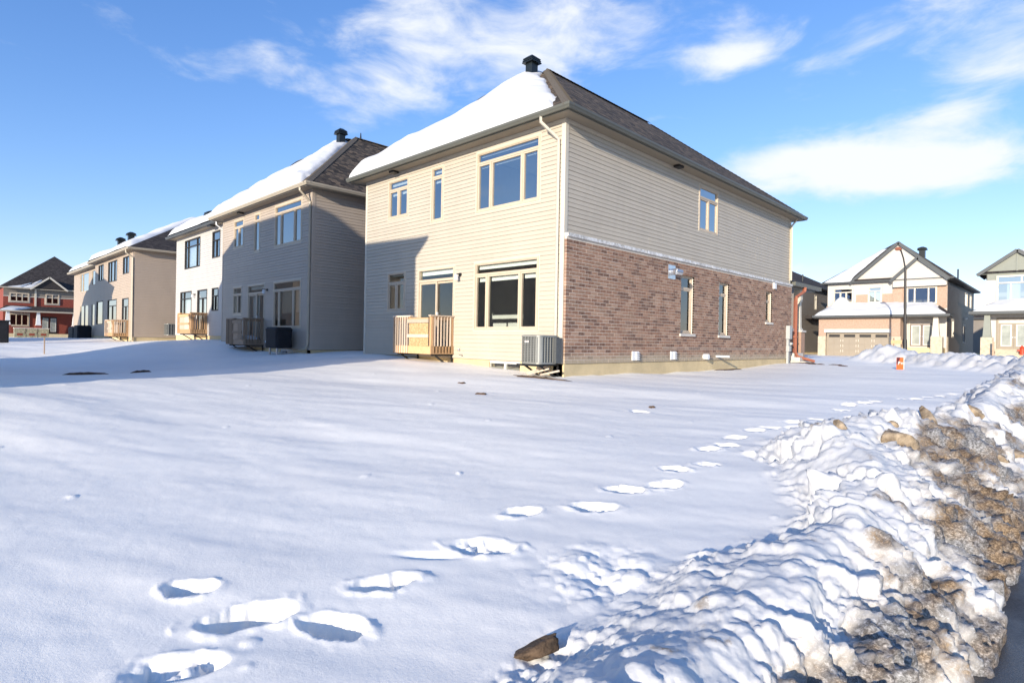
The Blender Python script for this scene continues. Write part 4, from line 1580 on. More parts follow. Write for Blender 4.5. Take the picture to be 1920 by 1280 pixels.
# ------------------------------------------------------------------ other houses of the row
def plain_house(name, label, x0, x1, y0, y1, zc, zt, wallmat, ops_back=(), ops_right=(), frame='trim_black', gut='gutter_dark', pitch=.62,
                roofmat='roof_dark', lap=True, glass='glass', wins=(), ridge='y', ov=.4, base='concrete', gable=None):
    root = thing(name, label, 'house', ((x0 + x1) / 2, (y0 + y1) / 2, zc - .4))
    back = Fr((x0, y0, 0), (1, 0, 0), (0, -1, 0))
    right = Fr((x1, y0, 0), (0, 1, 0), (1, 0, 0))
    left = Fr((x0, y1, 0), (0, -1, 0), (-1, 0, 0))
    front = Fr((x1, y1, 0), (-1, 0, 0), (0, 1, 0))
    ob = [(a - x0, b - x0, c, d) for a, b, c, d in ops_back]
    orr = [(a - y0, b - y0, c, d) for a, b, c, d in ops_right]
    sh = MB()
    for fr, w, o in ((back, x1 - x0, ob), (right, y1 - y0, orr), (left, y1 - y0, []), (front, x1 - x0, [])):
        sheath(sh, fr, w, zc, zt, o)
    for z in (zc, (zc + zt) / 2, zt):
        sh.poly([(x0, y0, z), (x1, y0, z), (x1, y1, z), (x0, y1, z)])
    sh.poly([(x0, y0 + 3.5, zc), (x1, y0 + 3.5, zc), (x1, y0 + 3.5, zt), (x0, y0 + 3.5, zt)])
    sh.build('wall', 'interior', root, recalc=False)
    MB().box(x0 + .03, x1 - .03, y0 + .03, y1 - .03, zc - 1.6, zc - .003).build('foundation', base, root)
    for fr, w, o in ((back, x1 - x0, ob), (right, y1 - y0, orr), (left, y1 - y0, []), (front, x1 - x0, [])):
        siding(fr, w, zc, zt, o, wallmat, root, single=True)
    for i, (op, wk) in enumerate(zip(ob, wins)):
        window(back, op, root, frame=frame, glass=glass, casing=None, simple=True, fw=.06, **wk)
    for op in orr:
        window(right, op, root, frame=frame, glass=glass, casing=None, simple=True, fw=.06, transom=.3)
    eave_trim(root, x0 - ov, x1 + ov, y0 - ov, y1 + ov, x0, x1, y0, y1, zt - .02, gut, 'soffit')
    run = min(x1 - x0, y1 - y0) / 2 + ov + .07
    zr = zt + .1 + pitch * run
    ex0, ex1, ey0, ey1 = x0 - ov - .07, x1 + ov + .07, y0 - ov - .07, y1 + ov + .07
    ze = zt + .1
    if ridge == 'y':
        faces = hip_planes(ex0, ex1, ey0, ey1, ze, (x0 + x1) / 2, ey0 + run, ey1 - run, zr)
    else:
        ym = (ey0 + ey1) / 2
        A, B, C, D = (ex0, ey0, ze), (ex1, ey0, ze), (ex1, ey1, ze), (ex0, ey1, ze)
        S, T = (ex0 + run, ym, zr), (ex1 - run if gable != 'right' else ex1, ym, zr)
        faces = [(A, B, T, S), (B, C, T), (C, D, S, T), (D, A, S)]
    rf = MB()
    roof_faces(rf, faces)
    rf.build('roof', roofmat, root, recalc=False)
    return root, faces, zr


h3, f3, z3 = plain_house('white_house', 'white siding house with black window frames left of the greige house', -39.8, -31.5, 11.2, 26, 1.62, 7.46, 'white_vinyl',
    [(-38.19, -35.53, 5.52, 7.2), (-33.62, -32.46, 5.78, 7.2), (-38.89, -36.87, 2.2, 4.2), (-35.87, -34.3, 1.85, 4.18), (-33.57, -32.62, 2.95, 4.18)],
    frame='trim_black', wins=[dict(cols=(.2, .6, .2), transom=.33, tcols=(.2, .6, .2), shade=('curtain', .05)), dict(cols=(1, 1), transom=.4),
    dict(cols=(.3, .7), transom=.35, tcols=(.3, .7), shade=('blind', .1)), dict(cols=(1, 1), transom=.4, shade=('curtain', .02)), dict(cols=(1, 1), transom=.35)])
MB().box(-33.2, -32.7, 10.75, 11.0, 7.36, 7.435).build('soffit_light', 'black_steel', h3)
roof_vent(h3, -36.0, 11.9, 8.1, 8.75, .5)
lm = Fr((-39.8, 11.2, 0), (1, 0, 0), (0, -1, 0))
wall_lamp(lm, 3.55, 3.95, h3)
MB().rtube([(-31.75, 10.72, 7.5), (-31.75, 10.73, 7.3), (-31.62, 11.12, 7.0), (-31.62, 11.13, 1.7)], .07, .06).build('downspout', 'pvc', h3)
balcony('timber balcony half in shade on the white house', -34.2, 11.2, 1.75, w=2.05, gate=1.7, mats=('wood', 'wood', 'wood_pale'), kind=1)
W4 = dict(cols=(1, 1), transom=0)
h4, f4, z4 = plain_house('tan_house', 'tan siding house with a sunlit blank side wall beyond the white house', -57.8, -45.7, 10.3, 26, 1.44, 7.32, 'tan_vinyl',
    [(-48.66, -46.96, 5.85, 7.05), (-53.17, -50.41, 5.51, 7.06), (-56.52, -54.75, 5.82, 7.08), (-48.74, -46.97, 1.6, 4.14), (-53.18, -50.35, 2.3, 4.2), (-57.06, -54.8, 2.36, 4.22)],
    wins=[W4, dict(cols=(.3, .4, .3)), W4, dict(cols=(1, 1), transom=.5), dict(cols=(1, 1), transom=.4), dict(cols=(1,))], gut='gutter_tan', pitch=.6)
MB().rtube([(-45.75, 9.8, 7.3), (-45.75, 9.82, 7.1), (-45.72, 10.2, 6.8), (-45.72, 10.22, 1.2), (-46.2, 10.0, 1.05)], .11, .09).build('downspout', 'gutter_tan', h4)
roof_vent(h4, -52.6, 11.6, 8.2, 9.45, .45)
roof_vent(h4, -54.4, 11.3, 8.0, 9.2, .45)
balcony('small sunlit timber balcony on the tan house', -46.95, 10.3, 1.5, w=2.2, dep=.9, gate=1.2, mats=('wood', 'wood_pale', 'wood_pale'), kind=1)
h5, f5, z5 = plain_house('far_tan_house', 'farthest tan house of the row with closed beige blinds', -69.7, -58.3, 10.75, 26, 1.44, 7.30, 'tan_vinyl',
    [(-66.6, -62.8, 5.4, 7.1), (-61.6, -59.8, 5.8, 7.1), (-66.5, -62.8, 2.3, 4.2), (-61.6, -59.7, 2.3, 4.2)], frame='trim_tan',
    wins=[dict(cols=(.3, .7), shade=('blind_beige', 0)), dict(cols=(1,), shade=('blind_beige', 0)), dict(cols=(1, 1), shade=('blind_beige', 0)), dict(cols=(1,), shade=('blind_beige', 0))],
    gut='gutter_tan', pitch=.55)
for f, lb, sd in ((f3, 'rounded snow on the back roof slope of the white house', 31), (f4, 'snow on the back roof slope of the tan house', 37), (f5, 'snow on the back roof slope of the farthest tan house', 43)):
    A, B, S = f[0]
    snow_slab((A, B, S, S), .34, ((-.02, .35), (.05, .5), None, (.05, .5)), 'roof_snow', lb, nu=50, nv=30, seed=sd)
air_con('grey air conditioner on the side wall of the tan house', -45.25, -44.5, 12.0, 12.7, 1.6, 2.4, 12.8, False, False)
air_con('pale air conditioner beside the white house', -40.6, -40.0, 11.5, 12.1, 1.75, 2.4, 12.2, False, False)
# black patio things in the shade of the far tan house
for i, (x, y, w, h, lb) in enumerate(((-62.5, 9.9, 2.2, 1.05, 'long black covered patio bench in the far shade'), (-59.6, 9.8, 1.7, 1.15, 'black covered grill beside the long bench'))):
    MB().loft([rrect(x - w / 2 * s_, x + w / 2 * s_, y - .5 * s_, y + .5 * s_, .12, 1.15 + z_ * h) for z_, s_ in ((0, 1), (.5, .97), (.85, 1.0), (.97, .93), (1, .8))]).build(
        'patio_cover', 'fabric_black', None, label=lb, cat='cover', group='covered patio furniture')

# ------------------------------------------------------------------ houses behind the viewer (their shadows and reflections reach the row)
plain_house('rear_house', 'two storey house behind the viewer opposite the greige house', -27.7, -16.5, -11.0, -1.5, 1.3, 7.75, 'greige', [], [], ridge='x', pitch=.55, gut='gutter', gable='right')
plain_house('rear_wing', 'lower wing behind the viewer opposite the cream house', -16.5, -11.85, -6.3, -1.5, 1.3, 7.75, 'cream', [], [], ridge='x', pitch=.30, gut='gutter')
plain_house('rear_house', 'two storey house behind the viewer opposite the tan house', -61.0, -48.5, -11.0, -1.5, 1.3, 7.75, 'tan_vinyl', [], [], ridge='x', pitch=.55, gut='gutter')

# ------------------------------------------------------------------ red brick house at the far left
t = thing('red_brick_house', 'red brick house with dark hip roof and porch at the far left', 'house', (-105, 13.5, 1.0))
fx = Fr((-100, 0, 0), (0, 1, 0), (1, 0, 0))       # u is the Y coordinate
m = MB()
m.box(-112, -100.02, 8.0, 19.4, .2, 7.5)
m.build('wall', 'brick_red', t)
MB().fb(fx, 8.0, 19.4, 6.42, 7.5, -.01, .03).build('upper_band', 'taupe_vinyl', t)
MB().fb(fx, 8.0, 19.4, 6.33, 6.42, -.01, .06).build('trim_band', 'trim_cream', t)
MB().fb(fx, 11.15, 11.35, 4.9, 7.4, 0, .12).build('pilaster', 'trim_cream', t)
for op, c in (((8.6, 10.6, 5.65, 6.85), (1, 1, 1)), ((12.3, 13.77, 5.5, 6.9), (1, 1)), ((8.6, 10.6, 2.5, 4.1), (1, 1, 1))):
    window(fx, op, t, cols=c, frame='trim_tan', casing='trim_cream', simple=True, fw=.14, case_w=.1, d0=-.01, d1=.1)
for a in (11.95, 12.8):
    d = MB().fb(fx, a, a + .77, 1.5, 3.8, 0, .05).build('front_door', 'trim_black', t)
    MB().ring(fx, a + .1, a + .67, 1.8, 3.6, .05, .05, .08).build('glass_frame', 'trim_white', d)
    MB().fb(fx, a + .15, a + .62, 1.85, 3.55, .05, .06).build('door_glass', 'frost_glass', d)
rf = MB()
E0, E1, EF, EB, ze, za_ = 7.5, 19.9, -99.4, -112.6, 7.5, 12.6
roof_faces(rf, [((EF, E0, ze), (EF, E1, ze), (-105.4, 13.9, za_)), ((EF, E1, ze), (EB, E1, ze), (-106.6, 13.9, za_), (-105.4, 13.9, za_)),
                ((EB, E1, ze), (EB, E0, ze), (-106.6, 13.9, za_)), ((EB, E0, ze), (EF, E0, ze), (-105.4, 13.9, za_), (-106.6, 13.9, za_))])
rf.build('roof', 'roof_dark', t, recalc=False)
g = MB()
g.box(-99.45, -99.3, E0, E1, 7.36, 7.53)
g.build('gutter', 'gutter_tan', t)
# decorative gable with snow behind it
gb = MB()
roof_faces(gb, [((-99.2, 10.7, 7.4), (-103.5, 10.7, 7.4), (-103.5, 12.6, 9.0), (-99.2, 12.6, 9.0)), ((-99.2, 14.5, 7.4), (-103.5, 14.5, 7.4), (-103.5, 12.6, 9.0), (-99.2, 12.6, 9.0))])
gb.build('gable_roof', 'roof_dark', t, recalc=False)
MB().poly([(-99.3, 10.9, 7.45), (-99.3, 14.3, 7.45), (-99.3, 12.6, 8.85)]).build('gable_wall', 'roof_dark', t)
br_ = MB()
br_.beam((-99.15, 10.6, 7.35), (-99.15, 12.6, 9.05), .06, .2)
br_.beam((-99.15, 14.6, 7.35), (-99.15, 12.6, 9.05), .06, .2)
br_.build('barge_board', 'trim_cream', t)
pr2 = MB()
roof_faces(pr2, [((-97.6, 7.4, 4.45), (-97.6, 16.0, 4.45), (-99.97, 16.0, 5.15), (-99.97, 8.3, 5.15)), ((-99.97, 7.4, 4.45), (-97.6, 7.4, 4.45), (-99.97, 8.3, 5.15))])
pr2.build('porch_roof', 'roof_dark', t, recalc=False)
MB().box(-97.62, -97.5, 7.4, 16, 4.28, 4.46).build('porch_gutter', 'gutter_tan', t)
MB().box(-100, -97.5, 7.9, 16, 1.0, 1.5).build('porch_floor', 'concrete', t)
for y in (8.3, 11.35, 15.2):
    MB().loft([[(-98 - e, y - e, z), (-98 + e, y - e, z), (-98 + e, y + e, z), (-98 - e, y + e, z)] for e, z in ((.30, 2.6), (.30, 2.66), (.24, 2.68), (.16, 4.28))]).build('porch_column', 'trim_white', t)
    MB().box(-98.33, -97.67, y - .33, y + .33, 1.2, 2.6).build('porch_pier', 'brick_red', t)
snow_slab([(-99.4, 8.0, 7.52), (-99.4, 11.2, 7.52), (-101.4, 12.4, 9.1), (-100.0, 10.6, 8.0)], .15, ((.05, .3), (.05, .2), (.05, .2), (.05, .3)), 'roof_snow', 'thin snow on the roof of the red brick house', 20, 14, 5)
snow_slab([(-97.6, 7.4, 4.45), (-97.6, 9.0, 4.45), (-99.0, 10.8, 4.9), (-99.6, 8.6, 5.0)], .15, ((.05, .3), (.05, .2), (.05, .2), (.05, .3)), 'roof_snow', 'thin snow on the porch roof of the red brick house', 20, 14, 6)
for y, lb in ((6.8, 'leftmost of three printed green utility cabinets'), (7.66, 'middle one of three printed green utility cabinets'), (8.52, 'rightmost of three printed green utility cabinets')):
    c = thing('utility_cabinet', lb, 'cabinet', (-70, y, 1.0), 'green utility cabinets in the far snow')
    MB().box(-70.6, -70.0, y - .39, y + .39, .9, 1.98).build('body', 'green_box', c)
    MB().box(-70.64, -69.96, y - .42, y + .42, 1.98, 2.06).build('lid', 'stone', c)
    MB().box(-69.997, -69.985, y - .2, y + .2, 1.35, 1.55).build('printed_panel', 'brick_red', c)
bx_ = thing('dark_bin', 'tall dark bin cut by the left edge of the picture', 'bin', (-46.5, 3.6, 1.0))
MB().loft([rrect(-46.9, -46.1, 3.2, 3.98, .08, .8), rrect(-46.9, -46.1, 3.2, 3.98, .08, 2.25)]).build('body', 'fabric_black', bx_)
MB().box(-46.95, -46.05, 3.15, 4.03, 2.25, 2.33).build('lid', 'fabric_black', bx_)
st = MB()
st.beam((-33.0, 4.05, .4), (-33.0, 4.05, 1.42), .06, .04)
st.build('wooden_stake', 'wood_grey', None, label='thin wooden survey stake in the shaded snow at far left', cat='stake')

# ------------------------------------------------------------------ house with the double garage across the front street
t = thing('garage_house', 'two gabled house with beige garage across the street at right', 'house', (-12, 62, .9))
fy = Fr((0, 57.5, 0), (1, 0, 0), (0, -1, 0))
m = MB()
sheath(m, fy, 0, 0, 0, [])
OPS = [(-15.97, -14.36, 5.5, 6.83), (-13.24, -12.17, 5.47, 6.85), (-10.46, -8.36, 5.25, 7.15)]


def sheath_x(mb, fr, a, b, z0, z1, ops, d=0.0):
    us = sorted({a, b} | {q for o in ops for q in o[:2] if a < q < b})
    zs = sorted({z0, z1} | {q for o in ops for q in o[2:4] if z0 < q < z1})
    for p, q in zip(us[:-1], us[1:]):
        for c, e in zip(zs[:-1], zs[1:]):
            if not any(o[0] < (p + q) / 2 < o[1] and o[2] < (c + e) / 2 < o[3] for o in ops):
                mb.poly([fr.P(p, c, d), fr.P(q, c, d), fr.P(q, e, d), fr.P(p, e, d)])


m = MB()
sheath_x(m, fy, -16.43, -7.7, .5, 7.3, OPS)
m.poly([(-16.43, 57.5, .5), (-16.43, 73.3, .5), (-16.43, 73.3, 7.3), (-16.43, 57.5, 7.3)])
m.poly([(-16.43, 73.3, .5), (-7.7, 73.3, .5), (-7.7, 73.3, 7.3), (-16.43, 73.3, 7.3)])
m.poly([(-16.43, 60.5, .5), (-7.7, 60.5, .5), (-7.7, 60.5, 7.3), (-16.43, 60.5, 7.3)])
m.poly([(-16.43, 57.5, 4.9), (-7.7, 57.5, 4.9), (-7.7, 60.5, 4.9), (-16.43, 60.5, 4.9)])
m.build('front_wall', 'stucco', t, recalc=False)
m = MB()
sheath_x(m, fy, -14.15, -11.35, 4.9, 6.2, OPS, .05)
m.build('brick_panel', 'brick_beige', t, recalc=False)
m = MB()
sheath_x(m, fy, -11.35, -7.7, 4.9, 6.68, OPS, .06)
m.build('brick_panel', 'brick_beige', t, recalc=False)
MB().fb(fy, -11.4, -10.7, 4.9, 6.55, .061, .14).build('brick_pier', 'brick_beige', t)
MB().fb(fy, -16.5, -16.05, 4.7, 5.25, .01, .08).build('brick_pier', 'brick_beige', t)
MB().fb(fy, -13.6, -11.9, 5.33, 5.42, .051, .14).build('window_sill', 'stone', t)
rs = Fr((-7.7, 57.5, 0), (0, 1, 0), (1, 0, 0))
ops_r = [(9.7, 11.3, 5.5, 6.88), (12.8, 13.9, 5.5, 6.9), (8.5, 10.2, 2.2, 3.84), (2.3, 3.4, 2.6, 4.1)]
sh = MB()
sheath(sh, rs, 15.8, .5, 7.3, ops_r)
sh.build('side_wall', 'interior', t, recalc=False)
siding(rs, 15.8, 1.1, 7.3, ops_r, 'brown_vinyl', t, single=True)
for o in ops_r:
    window(rs, o, t, cols=(1,), frame='trim_cream', casing='trim_cream', simple=True, fw=.12)
MB().beam(rs.P(8.8, 4.35, .08), rs.P(10.6, 4.5, .08), .12, .1).build('gas_pipe', 'pvc', t)
for o, c in zip(OPS, ((1, 1, 1), (1, 1), (.25, .5, .25))):
    window(fy, o, t, glass='glass_far', cols=c, transom=.22 if c != (.25, .5, .25) else .4, frame='trim_cream', casing='trim_cream', simple=True, fw=.11, d1=.10, shade=('blind', .08) if len(c) == 2 else None)
# garage
gf = Fr((0, 56.0, 0), (1, 0, 0), (0, -1, 0))
m = MB()
GO = [(-16.09, -11.31, .4, 2.87)]
sheath_x(m, gf, -16.68, -10.56, 2.58, 4.2, GO)
m.poly([(-16.68, 56, .4), (-16.68, 57.5, .4), (-16.68, 57.5, 4.2), (-16.68, 56, 4.2)])
m.poly([(-10.56, 56, .4), (-10.56, 57.5, .4), (-10.56, 57.5, 4.2), (-10.56, 56, 4.2)])
m.build('garage_wall', 'brick_beige', t, recalc=False)
for a, b in ((-16.72, -16.1), (-11.3, -10.52)):
    MB().fb(gf, a, b, .4, 2.57, -.3, .05).build('stone_base', 'limestone', t)
MB().fb(gf, -16.23, -11.2, 2.88, 3.18, -.05, .06).build('lintel', 'stone', t)
num = MB()
for k, u in enumerate((-13.85, -13.62)):
    num.fb(gf, u, u + .13, 3.0, 3.06, .061, .066)
num.build('house_number', 'trim_tan', t)
gd = MB().fb(gf, -16.08, -11.32, .5, 2.86, -.25, -.2).build('garage_door', 'garage', t)
for r_ in range(4):
    for c_ in range(8):
        a = -16.05 + c_ * .5915
        z = .86 + r_ * .5
        if r_ < 3:
            MB().fb(gf, a + .03, a + .56, z + .03, z + .47, -.2, -.178).build('door_panel', 'garage', gd)
        elif c_ % 2 == 0:
            w_ = MB().ring(gf, a + .12, a + 1.06, z + .08, z + .40, .04, -.2, -.17).build('door_window', 'garage', gd)
for c_ in (1, 3, 5, 7):
    a = -16.05 + c_ * .5915 - .59
    MB().fb(gf, a + .16, a + 1.02, 2.47, 2.73, -.2, -.185).build('door_pane', 'trim_black', gd)
for a in (-14.95, -14.78, -13.77, -13.6, -12.6, -12.43):
    for z in (1.2, 1.65, 2.1):
        MB().fb(gf, a - .02, a + .02, z, z + .2, -.18, -.16).build('strap', 'trim_cream', gd)
# lower roof over garage and porch
lr = MB()
roof_faces(lr, [((-17.0, 55.5, 4.32), (-7.3, 55.5, 4.32), (-8.2, 57.48, 5.12), (-16.3, 57.48, 5.12)), ((-17.0, 57.48, 4.32), (-17.0, 55.5, 4.32), (-16.3, 57.48, 5.12)),
                ((-7.3, 55.5, 4.32), (-7.3, 57.48, 4.32), (-8.2, 57.48, 5.12))])
lr.build('lower_roof', 'roof_dark', t, recalc=False)
m = MB()
m.box(-17.06, -7.24, 55.38, 55.5, 4.17, 4.34)
m.box(-17.06, -16.94, 55.5, 57.45, 4.17, 4.34)
m.box(-7.36, -7.24, 55.5, 57.45, 4.17, 4.34)
m.build('lower_gutter', 'gutter_dark', t)
MB().box(-16.95, -7.35, 55.5, 57.5, 4.13, 4.18).build('lower_soffit', 'soffit_grey', t)
# porch
for a in (-10.13, -9.33):
    d = MB().fb(fy, a, a + .78, 1.75, 3.62, .0, .06).build('front_door', 'door_taupe', t)
    MB().ring(fy, a + .08, a + .70, 1.9, 3.52, .06, .06, .085).build('glass_frame', 'trim_white', d)
    MB().fb(fy, a + .14, a + .64, 1.96, 3.46, .06, .07).build('door_glass', 'frost_glass', d)
    MB().cyl(fy.P(a + (.73 if a < -10 else .05), 2.6, .06), fy.P(a + (.73 if a < -10 else .05), 2.6, .12), .04, n=8).build('knob', 'galv', d)
MB().ring(fy, -10.25, -8.43, 1.7, 4.0, .1, .0, .09).build('door_frame', 'trim_cream', t)
MB().fb(fy, -10.5, -7.75, .8, 1.7, .05, 1.3).build('porch_slab', 'concrete', t)
for k in range(3):
    MB().fb(fy, -10.1, -8.5, .8, 1.62 - k * .2, 1.3 + k * .3, 1.6 + k * .3).build('step', 'concrete', t)
MB().loft([[(-8.2 - e, 56.1 - e, z), (-8.2 + e, 56.1 - e, z), (-8.2 + e, 56.1 + e, z), (-8.2 - e, 56.1 + e, z)] for e, z in ((.27, 2.55), (.27, 2.62), (.23, 2.63), (.15, 4.17))]).build('porch_column', 'trim_cream', t)
MB().box(-8.5, -7.75, 55.8, 56.5, .8, 2.55).build('porch_pier', 'limestone', t)
MB().fb(rs, .02, .6, .8, 2.58, .0, .05).build('stone_base', 'limestone', t)
# main roof and gables
rf = MB()
fcs = hip_planes(-16.9, -7.25, 57.0, 73.8, 7.3, -12.07, 62.6, 68.2, 11.35)
roof_faces(rf, fcs)
rf.build('roof', 'roof_dark', t, recalc=False)
eave_trim(t, -16.8, -7.32, 57.1, 73.7, -16.43, -7.7, 57.5, 73.3, 7.2, 'gutter_dark', 'soffit_grey')


def gable(parent, x0, xa, x1, ze, za, y0, y1, wall, wallmat, roofm='roof_dark', ov=.2):
    g = MB()
    roof_faces(g, [((x0, y0 - ov, ze), (x0, y1, ze), (xa, y1, za), (xa, y0 - ov, za)), ((x1, y0 - ov, ze), (x1, y1, ze), (xa, y1, za), (xa, y0 - ov, za))])
    go = g.build('gable_roof', roofm, parent, recalc=False)
    MB().poly([(x0 + .15, y0, ze - .02), (x1 - .15, y0, ze - .02), (xa, y0, za - .12)]).build('gable_wall', wallmat, parent, recalc=False)
    for p in (x0, x1):
        b = MB()
        b.beam((p, y0 - ov - .02, ze - .08), (xa, y0 - ov - .02, za - .07), .06, .24)
        b.build('barge_board', 'gutter_dark', go)
    return go


gable(t, -14.6, -11.01, -7.5, 7.25, 10.45, 57.3, 63.5, True, 'stucco')
gable(t, -11.5, -9.61, -7.55, 7.22, 9.05, 57.0, 61.0, True, 'stucco')
MB().fb(fy, -11.35, -7.7, 6.69, 7.24, .0, .45).build('gable_base', 'stucco', t)
MB().fb(fy, -14.2, -11.4, 7.28, 7.5, .21, .45).build('pent_roof', 'roof_dark', t)
roof_vent(t, -9.9, 60.5, 9.3, 10.3, .5)
MB().cyl((-7.9, 64.5, 7.6), (-7.9, 64.5, 8.7), .06, n=8).build('plumbing_vent', 'black_vent', t)
snow_slab([(-16.8, 57.05, 7.35), (-14.5, 57.05, 7.35), (-12.6, 61.6, 10.6), (-13.2, 61.7, 10.7)], .16, ((.05, .3), None, (.1, .4), (.15, .3)), 'roof_snow', 'snow on the upper left roof of the two gabled house', 24, 24, 51)
snow_slab([(-16.95, 55.5, 4.34), (-7.45, 55.5, 4.34), (-8.3, 57.46, 5.14), (-16.25, 57.46, 5.14)], .32, ((.0, .3), (.12, .3), None, (.0, .5)), 'roof_snow', 'thick snow on the garage and porch roof across the street', 60, 16, 52)
hp = MB()
for j in range(13):
    for i in range(25):
        a = 2 * math.pi * i / 24
        q = j / 12
        hp.v.append((-15.1 + 1.6 * q * math.cos(a), 56.75 + .68 * q * math.sin(a), 4.55 + 1.45 * math.exp(-2.6 * q * q) + .25 * math.sin(a) * q))
for j in range(12):
    for i in range(24):
        hp.f.append((j * 25 + i, j * 25 + i + 1, (j + 1) * 25 + i + 1, (j + 1) * 25 + i))
hp.build('snow_drift', 'snow', None, smooth=True, label='peaked snow drift on the left end of the garage roof', kind='stuff')

# ------------------------------------------------------------------ taupe house left of it
t, fR0, zz = plain_house('taupe_house', 'taupe house seen in the gap behind the cream house porch', -28, -18.5, 55.3, 70, 1.1, 7.2, 'taupe_vinyl', [], [(60.6, 61.2, 5.2, 6.6)], frame='trim_cream', pitch=.55)
MB().box(-18.48, -17.9, 58, 66, 4.2, 4.5).build('side_band', 'roof_dark', t)  # dark band standing out from the side wall
MB().cyl((-18.9, 58.5, 7.6), (-18.9, 58.5, 8.4), .06, n=8).build('plumbing_vent', 'black_vent', t)

# ------------------------------------------------------------------ house cut by the right edge
t = thing('green_gable_house', 'pale brick house with grey green gable at the right edge', 'house', (-1, 60, .9))
fz = Fr((0, 56.5, 0), (1, 0, 0), (0, -1, 0))
O2 = [(-4.61, -1.75, 5.13, 7.14)]
m = MB()
sheath_x(m, fz, -5.2, 4.5, .5, 6.84, O2)
m.poly([(-5.2, 56.5, .5), (-5.2, 70, .5), (-5.2, 70, 7.4), (-5.2, 56.5, 7.4)])
m.poly([(4.5, 56.5, .5), (4.5, 70, .5), (4.5, 70, 7.4), (4.5, 56.5, 7.4)])
m.poly([(-5.2, 60, .5), (4.5, 60, .5), (4.5, 60, 7.4), (-5.2, 60, 7.4)])
m.poly([(-5.2, 70, .5), (4.5, 70, .5), (4.5, 70, 7.4), (-5.2, 70, 7.4)])
m.poly([(-5.2, 56.5, 4.7), (4.5, 56.5, 4.7), (4.5, 60, 4.7), (-5.2, 60, 4.7)])
m.build('wall', 'brick_white', t, recalc=False)
m = MB()
sheath_x(m, fz, -5.15, 4.5, 6.84, 7.4, O2, .03)
m.build('upper_panel', 'panel_green', t, recalc=False)
w_ = window(fz, O2[0], t, glass='glass_far', cols=(.27, .46, .27), transom=.38, tcols=(.5, .5), frame='trim_cream', casing='trim_cream', simple=True, fw=.12, d1=.1)
MB().fb(fz, -4.0, -3.25, 5.3, 6.55, -.12, -.09).build('curtain', 'curtain', w_)
gable(t, -5.75, -3.44, -1.1, 7.3, 9.02, 56.5, 61, True, 'panel_green')
MB().fb(fz, -3.5, -3.38, 7.2, 8.8, .01, .05).build('gable_batten', 'panel_green', t)
rf = MB()
roof_faces(rf, hip_planes(-5.6, 4.9, 56.3, 70.5, 7.35, -.4, 61.8, 65, 11.4))
rf.build('roof', 'roof_dark', t, recalc=False)
gable(t, -2.6, .2, 3.0, 7.6, 10.1, 57.2, 62, True, 'stucco')
snow_slab([(-3.3, 56.6, 9.0), (-1.6, 56.6, 7.8), (-1.6, 60, 7.8), (-3.3, 60, 9.0)], .2, ((.05, .2), (.05, .2), (.05, .2), (.05, .2)), 'roof_snow', 'snow behind the grey green gable', 12, 12, 55)
lr = MB()
roof_faces(lr, [((-6.0, 55.0, 4.42), (4.9, 55.0, 4.42), (4.5, 56.48, 5.05), (-5.1, 56.48, 5.05)), ((-6.0, 56.48, 4.42), (-6.0, 55.0, 4.42), (-5.1, 56.48, 5.05))])
lr.build('lower_roof', 'roof_dark', t, recalc=False)
m = MB()
m.box(-6.06, 4.9, 54.88, 55.0, 4.24, 4.44)
m.box(-6.06, -5.94, 55.0, 56.45, 4.24, 4.44)
m.build('lower_gutter', 'gutter_dark', t)
MB().box(-5.95, 4.9, 55.0, 56.5, 4.2, 4.25).build('lower_soffit', 'soffit_grey', t)
snow_slab([(-5.9, 55.0, 4.44), (4.8, 55.0, 4.44), (4.5, 56.46, 5.07), (-5.0, 56.46, 5.07)], .3, ((.03, .3), None, None, (.1, .4)), 'roof_snow', 'snow on the porch roof of the grey green gabled house', 50, 12, 57)
for a in (-4.42, -3.55):
    d = MB().fb(fz, a, a + .85, 1.75, 3.6, .0, .06).build('front_door', 'garage', t)
    MB().ring(fz, a + .12, a + .73, 1.9, 3.5, .06, .06, .085).build('glass_frame', 'trim_white', d)
    MB().fb(fz, a + .18, a + .67, 1.96, 3.44, .06, .07).build('door_glass', 'frost_glass', d)
    MB().cyl(fz.P(a + (.8 if a < -4 else .05), 2.55, .06), fz.P(a + (.8 if a < -4 else .05), 2.55, .12), .04, n=8).build('knob', 'galv', d)
MB().ring(fz, -4.56, -2.56, 1.68, 4.0, .11, .0, .09).build('door_frame', 'garage', t)
MB().fb(fz, -5.2, -2.0, .7, 1.68, .02, 1.2).build('porch_slab', 'limestone', t)
for k in range(3):
    MB().fb(fz, -4.5, -2.6, .7, 1.55 - k * .2, 1.2 + k * .3, 1.5 + k * .3).build('step', 'limestone', t)
MB().loft([[(-5.0 - e, 55.4 - e, z), (-5.0 + e, 55.4 - e, z), (-5.0 + e, 55.4 + e, z), (-5.0 - e, 55.4 + e, z)] for e, z in ((.28, 2.52), (.28, 2.58), (.24, 2.6), (.16, 4.22))]).build('porch_column', 'panel_green', t)
MB().box(-5.35, -4.65, 55.05, 55.75, .6, 2.52).build('porch_pier', 'limestone', t)
for x in (-4.55, -2.5):
    MB().box(x - .06, x + .06, 54.4, 54.52, .8, 2.2).build('stair_post', 'wood_grey', t)
o = thing('porch_ornament', 'small red ornament on the right porch steps', 'ornament', (-3.0, 54.75, 1.3))
MB().cyl((-3.0, 54.75, 1.3), (-3.0, 54.75, 1.75), .15, .12, n=10).build('body', 'red', o)
MB().cyl((-3.0, 54.75, 1.75), (-3.0, 54.75, 1.95), .17, .04, n=10).build('cap', 'red', o)
MB().beam((-3.25, 54.75, 1.6), (-2.75, 54.75, 1.6), .09, .09).build('arm', 'red', o)
